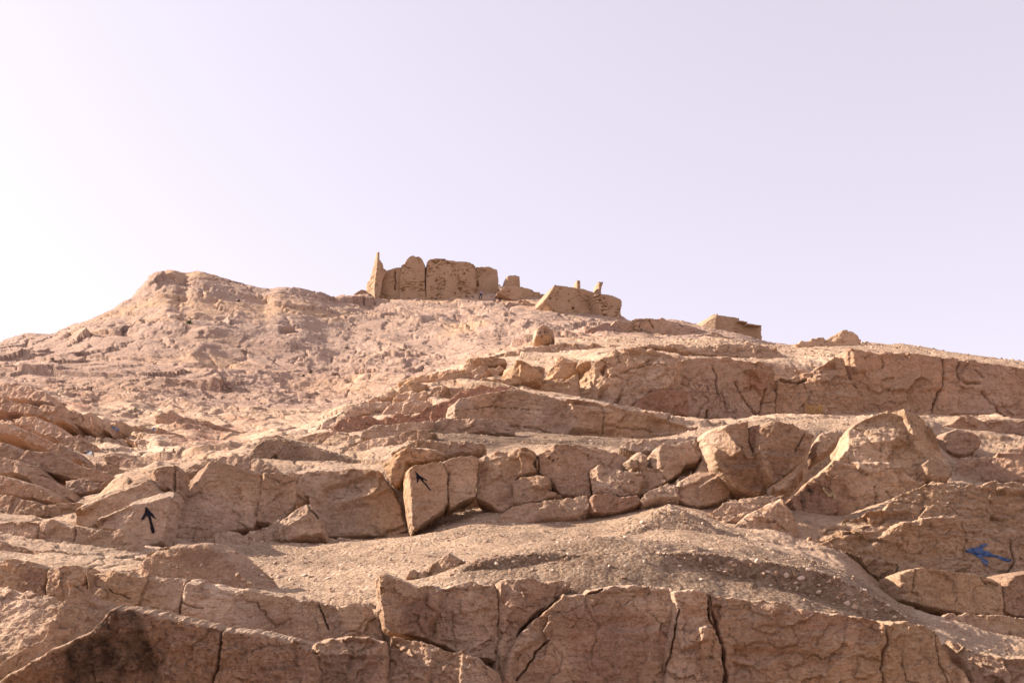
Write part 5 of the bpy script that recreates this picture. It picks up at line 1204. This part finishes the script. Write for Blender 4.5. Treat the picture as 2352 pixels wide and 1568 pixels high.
for (x, y, wp) in ((640, 1326, 18), (668, 1330, 14), (700, 1322, 18), (725, 1334, 14), (755, 1328, 16), (790, 1336, 12), (600, 1322, 14), (820, 1330, 14), (850, 1322, 16), (870, 1330, 12), (760, 1350, 10), (690, 1345, 10)):
    stone(x, y, wp, 'flat chip of stone on the sunlit floor of the hollow', 'stone chips on the hollow floor')
for (x, y, wp) in ((1475, 1200, 14), (1480, 1208, 12), (1536, 1152, 10), (1180, 1205, 12), (1020, 1215, 10), (1100, 1210, 8), (1300, 1215, 9)):
    stone(x, y, wp, 'small pale stone on the dusty slope below the middle row of blocks', 'stones on the dusty slope')
rk('boulder', 'pale cracked rock standing alone at the left end of the front gravel mound', '972,1326 976,1308 990,1290 1012,1274 1030,1268 1044,1278 1060,1284 1050,1298 1026,1310 1010,1330', 10.9, cat='boulder', yaw=12, lean=14, T=.22, bev=7, fpx=26, rough=.9, reg=False,
   facets=[('970,1328 1015,1272 1020,1296 1000,1328', 24, 4, -.03, 4)])
rk('rock_block', 'small upright pale rock left of the lone cracked rock on the gravel mound', '956,1328 958,1312 966,1305 976,1308 978,1330', 10.85, yaw=16, lean=14, T=.12, bev=5, fpx=16, rough=1.0, reg=False, grow=1)
rk('rock_block', 'small slanted pale rock at the far left end of the gravel mound', '928,1328 934,1312 948,1303 956,1310 957,1329', 10.85, yaw=16, lean=18, T=.12, bev=5, fpx=16, rough=1.0, reg=False, grow=1)

# ---------------------------------------------------------------- dry shrubs on the far slope
M_SHRUB = plain('dry_shrub', (0.085, 0.062, 0.036)); M_GREEN = plain('green_shrub', (0.06, 0.085, 0.035))
def shrub(x, y, hpx, lab, mat):
    r = hit(x, y, FARB_)
    if r[0] is None: return
    h = hpx / FPX * r[3]
    g = np.random.RandomState(int(x * 3 + y)); V = []; F = []
    for k in range(260):
        a = g.uniform(0, 6.28); el = g.uniform(.1, 1.5); L_ = g.uniform(.35, 1) * h
        p = np.array([math.cos(a) * math.cos(el), math.sin(a) * math.cos(el), math.sin(el)]) * L_
        q = p * .55 if k % 3 else p * 0.05
        w_ = g.normal(size=3); w_ = w_ / np.linalg.norm(w_) * h * (.10 if k % 3 else .03)
        b = len(V); V += [q - w_ * .5, q + w_ * .5, p]; F.append((b, b + 1, b + 2))
    o = mesh_obj('shrub', np.array(V) + np.array(r[0]), F, mat, None, tuple(r[0]), smooth=False)
    tag(o, lab, 'shrub')
shrub(713, 857, 9, 'dark dry tuft on the far slope, midway between the notched rock and the ridge', M_SHRUB)
shrub(797, 801, 8, 'dry tuft on the far slope below the left end of the fort', M_SHRUB)
shrub(928, 806, 8, 'dry tuft just above the ridge crest, below the fort wall', M_SHRUB)
shrub(548, 693, 8, 'dry tuft high on the far slope below the left skyline', M_SHRUB)
shrub(697, 865, 7, 'tiny dry tuft beside the darker tuft on the far slope', M_SHRUB)
shrub(435, 744, 12, 'thin green bush on the slope under the left peak', M_GREEN)
shrub(120, 827, 8, 'dry tuft near the left edge below the skyline', M_SHRUB)
# scraps of litter
M_WHITE = plain('white_plastic', (0.75, 0.75, 0.76))
def scrap(x, y, wpx, lab):
    r = hit(x, y, FARB_)
    if r[0] is None: return
    s = wpx / FPX * r[3]
    g = np.random.RandomState(int(x)); v = np.array([(-.5, 0, 0), (.5, 0, 0), (.3, .1, .5), (-.1, -.1, .8), (0, .3, .3)]) * s + g.normal(size=(5, 3)) * s * .06
    o = mesh_obj('litter', v + np.array(r[0]), [(0, 1, 2), (0, 2, 3), (1, 4, 2), (2, 4, 3), (0, 3, 4), (0, 4, 1)], M_WHITE, None, tuple(r[0]), smooth=False)
    tag(o, lab, 'litter')
scrap(792, 749, 5, 'white scrap of litter on the far slope below the fort')
scrap(843, 884, 3.5, 'tiny white scrap in the gully beside the ridge')

# ---------------------------------------------------------------- the climber below the fort
def climber(x, y, hpx):
    r = hit(x, y, FARB_)
    S = hpx / FPX * r[3] / 1.42                             # bent over: about 1.4 m tall as posed
    J = [((0, 0, .86), .15), ((.05, .03, 1.05), .15), ((.14, .08, 1.25), .17), ((.20, .10, 1.33), .08), ((.25, .10, 1.40), .10), ((.29, .09, 1.48), .105),   # pelvis..head
         ((-.10, 0, .80), .11), ((-.13, -.10, .45), .08), ((-.20, .02, .08), .055), ((-.19, -.12, .03), .045),
         ((.10, .02, .80), .11), ((.20, -.08, .46), .08), ((.15, .05, .07), .055), ((.17, -.10, .02), .045),
         ((.05, -.10, 1.24), .07), ((.10, -.30, 1.05), .05), ((.28, -.32, 1.02), .04), ((.35, -.31, 1.03), .03),
         ((.26, .16, 1.22), .07), ((.45, .20, 1.10), .05), ((.62, .22, 1.12), .04), ((.70, .22, 1.14), .03)]
    E_ = [(0, 1), (1, 2), (2, 3), (3, 4), (4, 5), (0, 6), (6, 7), (7, 8), (8, 9), (0, 10), (10, 11), (11, 12), (12, 13), (2, 14), (14, 15), (15, 16), (16, 17), (2, 18), (18, 19), (19, 20), (20, 21)]
    me = bpy.data.meshes.new('person')
    me.from_pydata([tuple(np.array(p) * S) for p, _ in J], E_, []); me.update()
    o = bpy.data.objects.new('person', me); COL.objects.link(o)
    o.location = r[0] - Vector((0, 0.25, 0.05))
    md = o.modifiers.new('skin', 'SKIN')
    for sv_, (p, rr) in zip(me.skin_vertices[0].data, J): sv_.radius = (rr * S * .8, rr * S * .8)
    me.skin_vertices[0].data[0].use_root = True
    o.modifiers.new('sub', 'SUBSURF').levels = 1
    o.modifiers[-1].render_levels = 1
    dg = bpy.context.evaluated_depsgraph_get()
    m2 = bpy.data.meshes.new_from_object(o.evaluated_get(dg))
    o.modifiers.clear(); o.data = m2
    mats = [plain('navy_trousers', (0.012, 0.016, 0.03)), plain('lilac_shirt', (0.34, 0.27, 0.40)), plain('skin', (0.40, 0.24, 0.17)), plain('dark_hair', (0.05, 0.018, 0.018))]
    for m_ in mats: m2.materials.append(m_)
    for p in m2.polygons:
        c_ = p.center / S; p.use_smooth = True
        p.material_index = 0 if c_.z < .93 and c_.x < .24 else 3 if c_.z > 1.43 else 2 if (c_.z > 1.36 or c_.x > .60 or (c_.x > .29 and c_.y < -.25)) else 1
    tag(o, 'person in a lilac shirt and dark trousers bending on the rocks below the fort', 'person')
climber(1104, 688, 21)
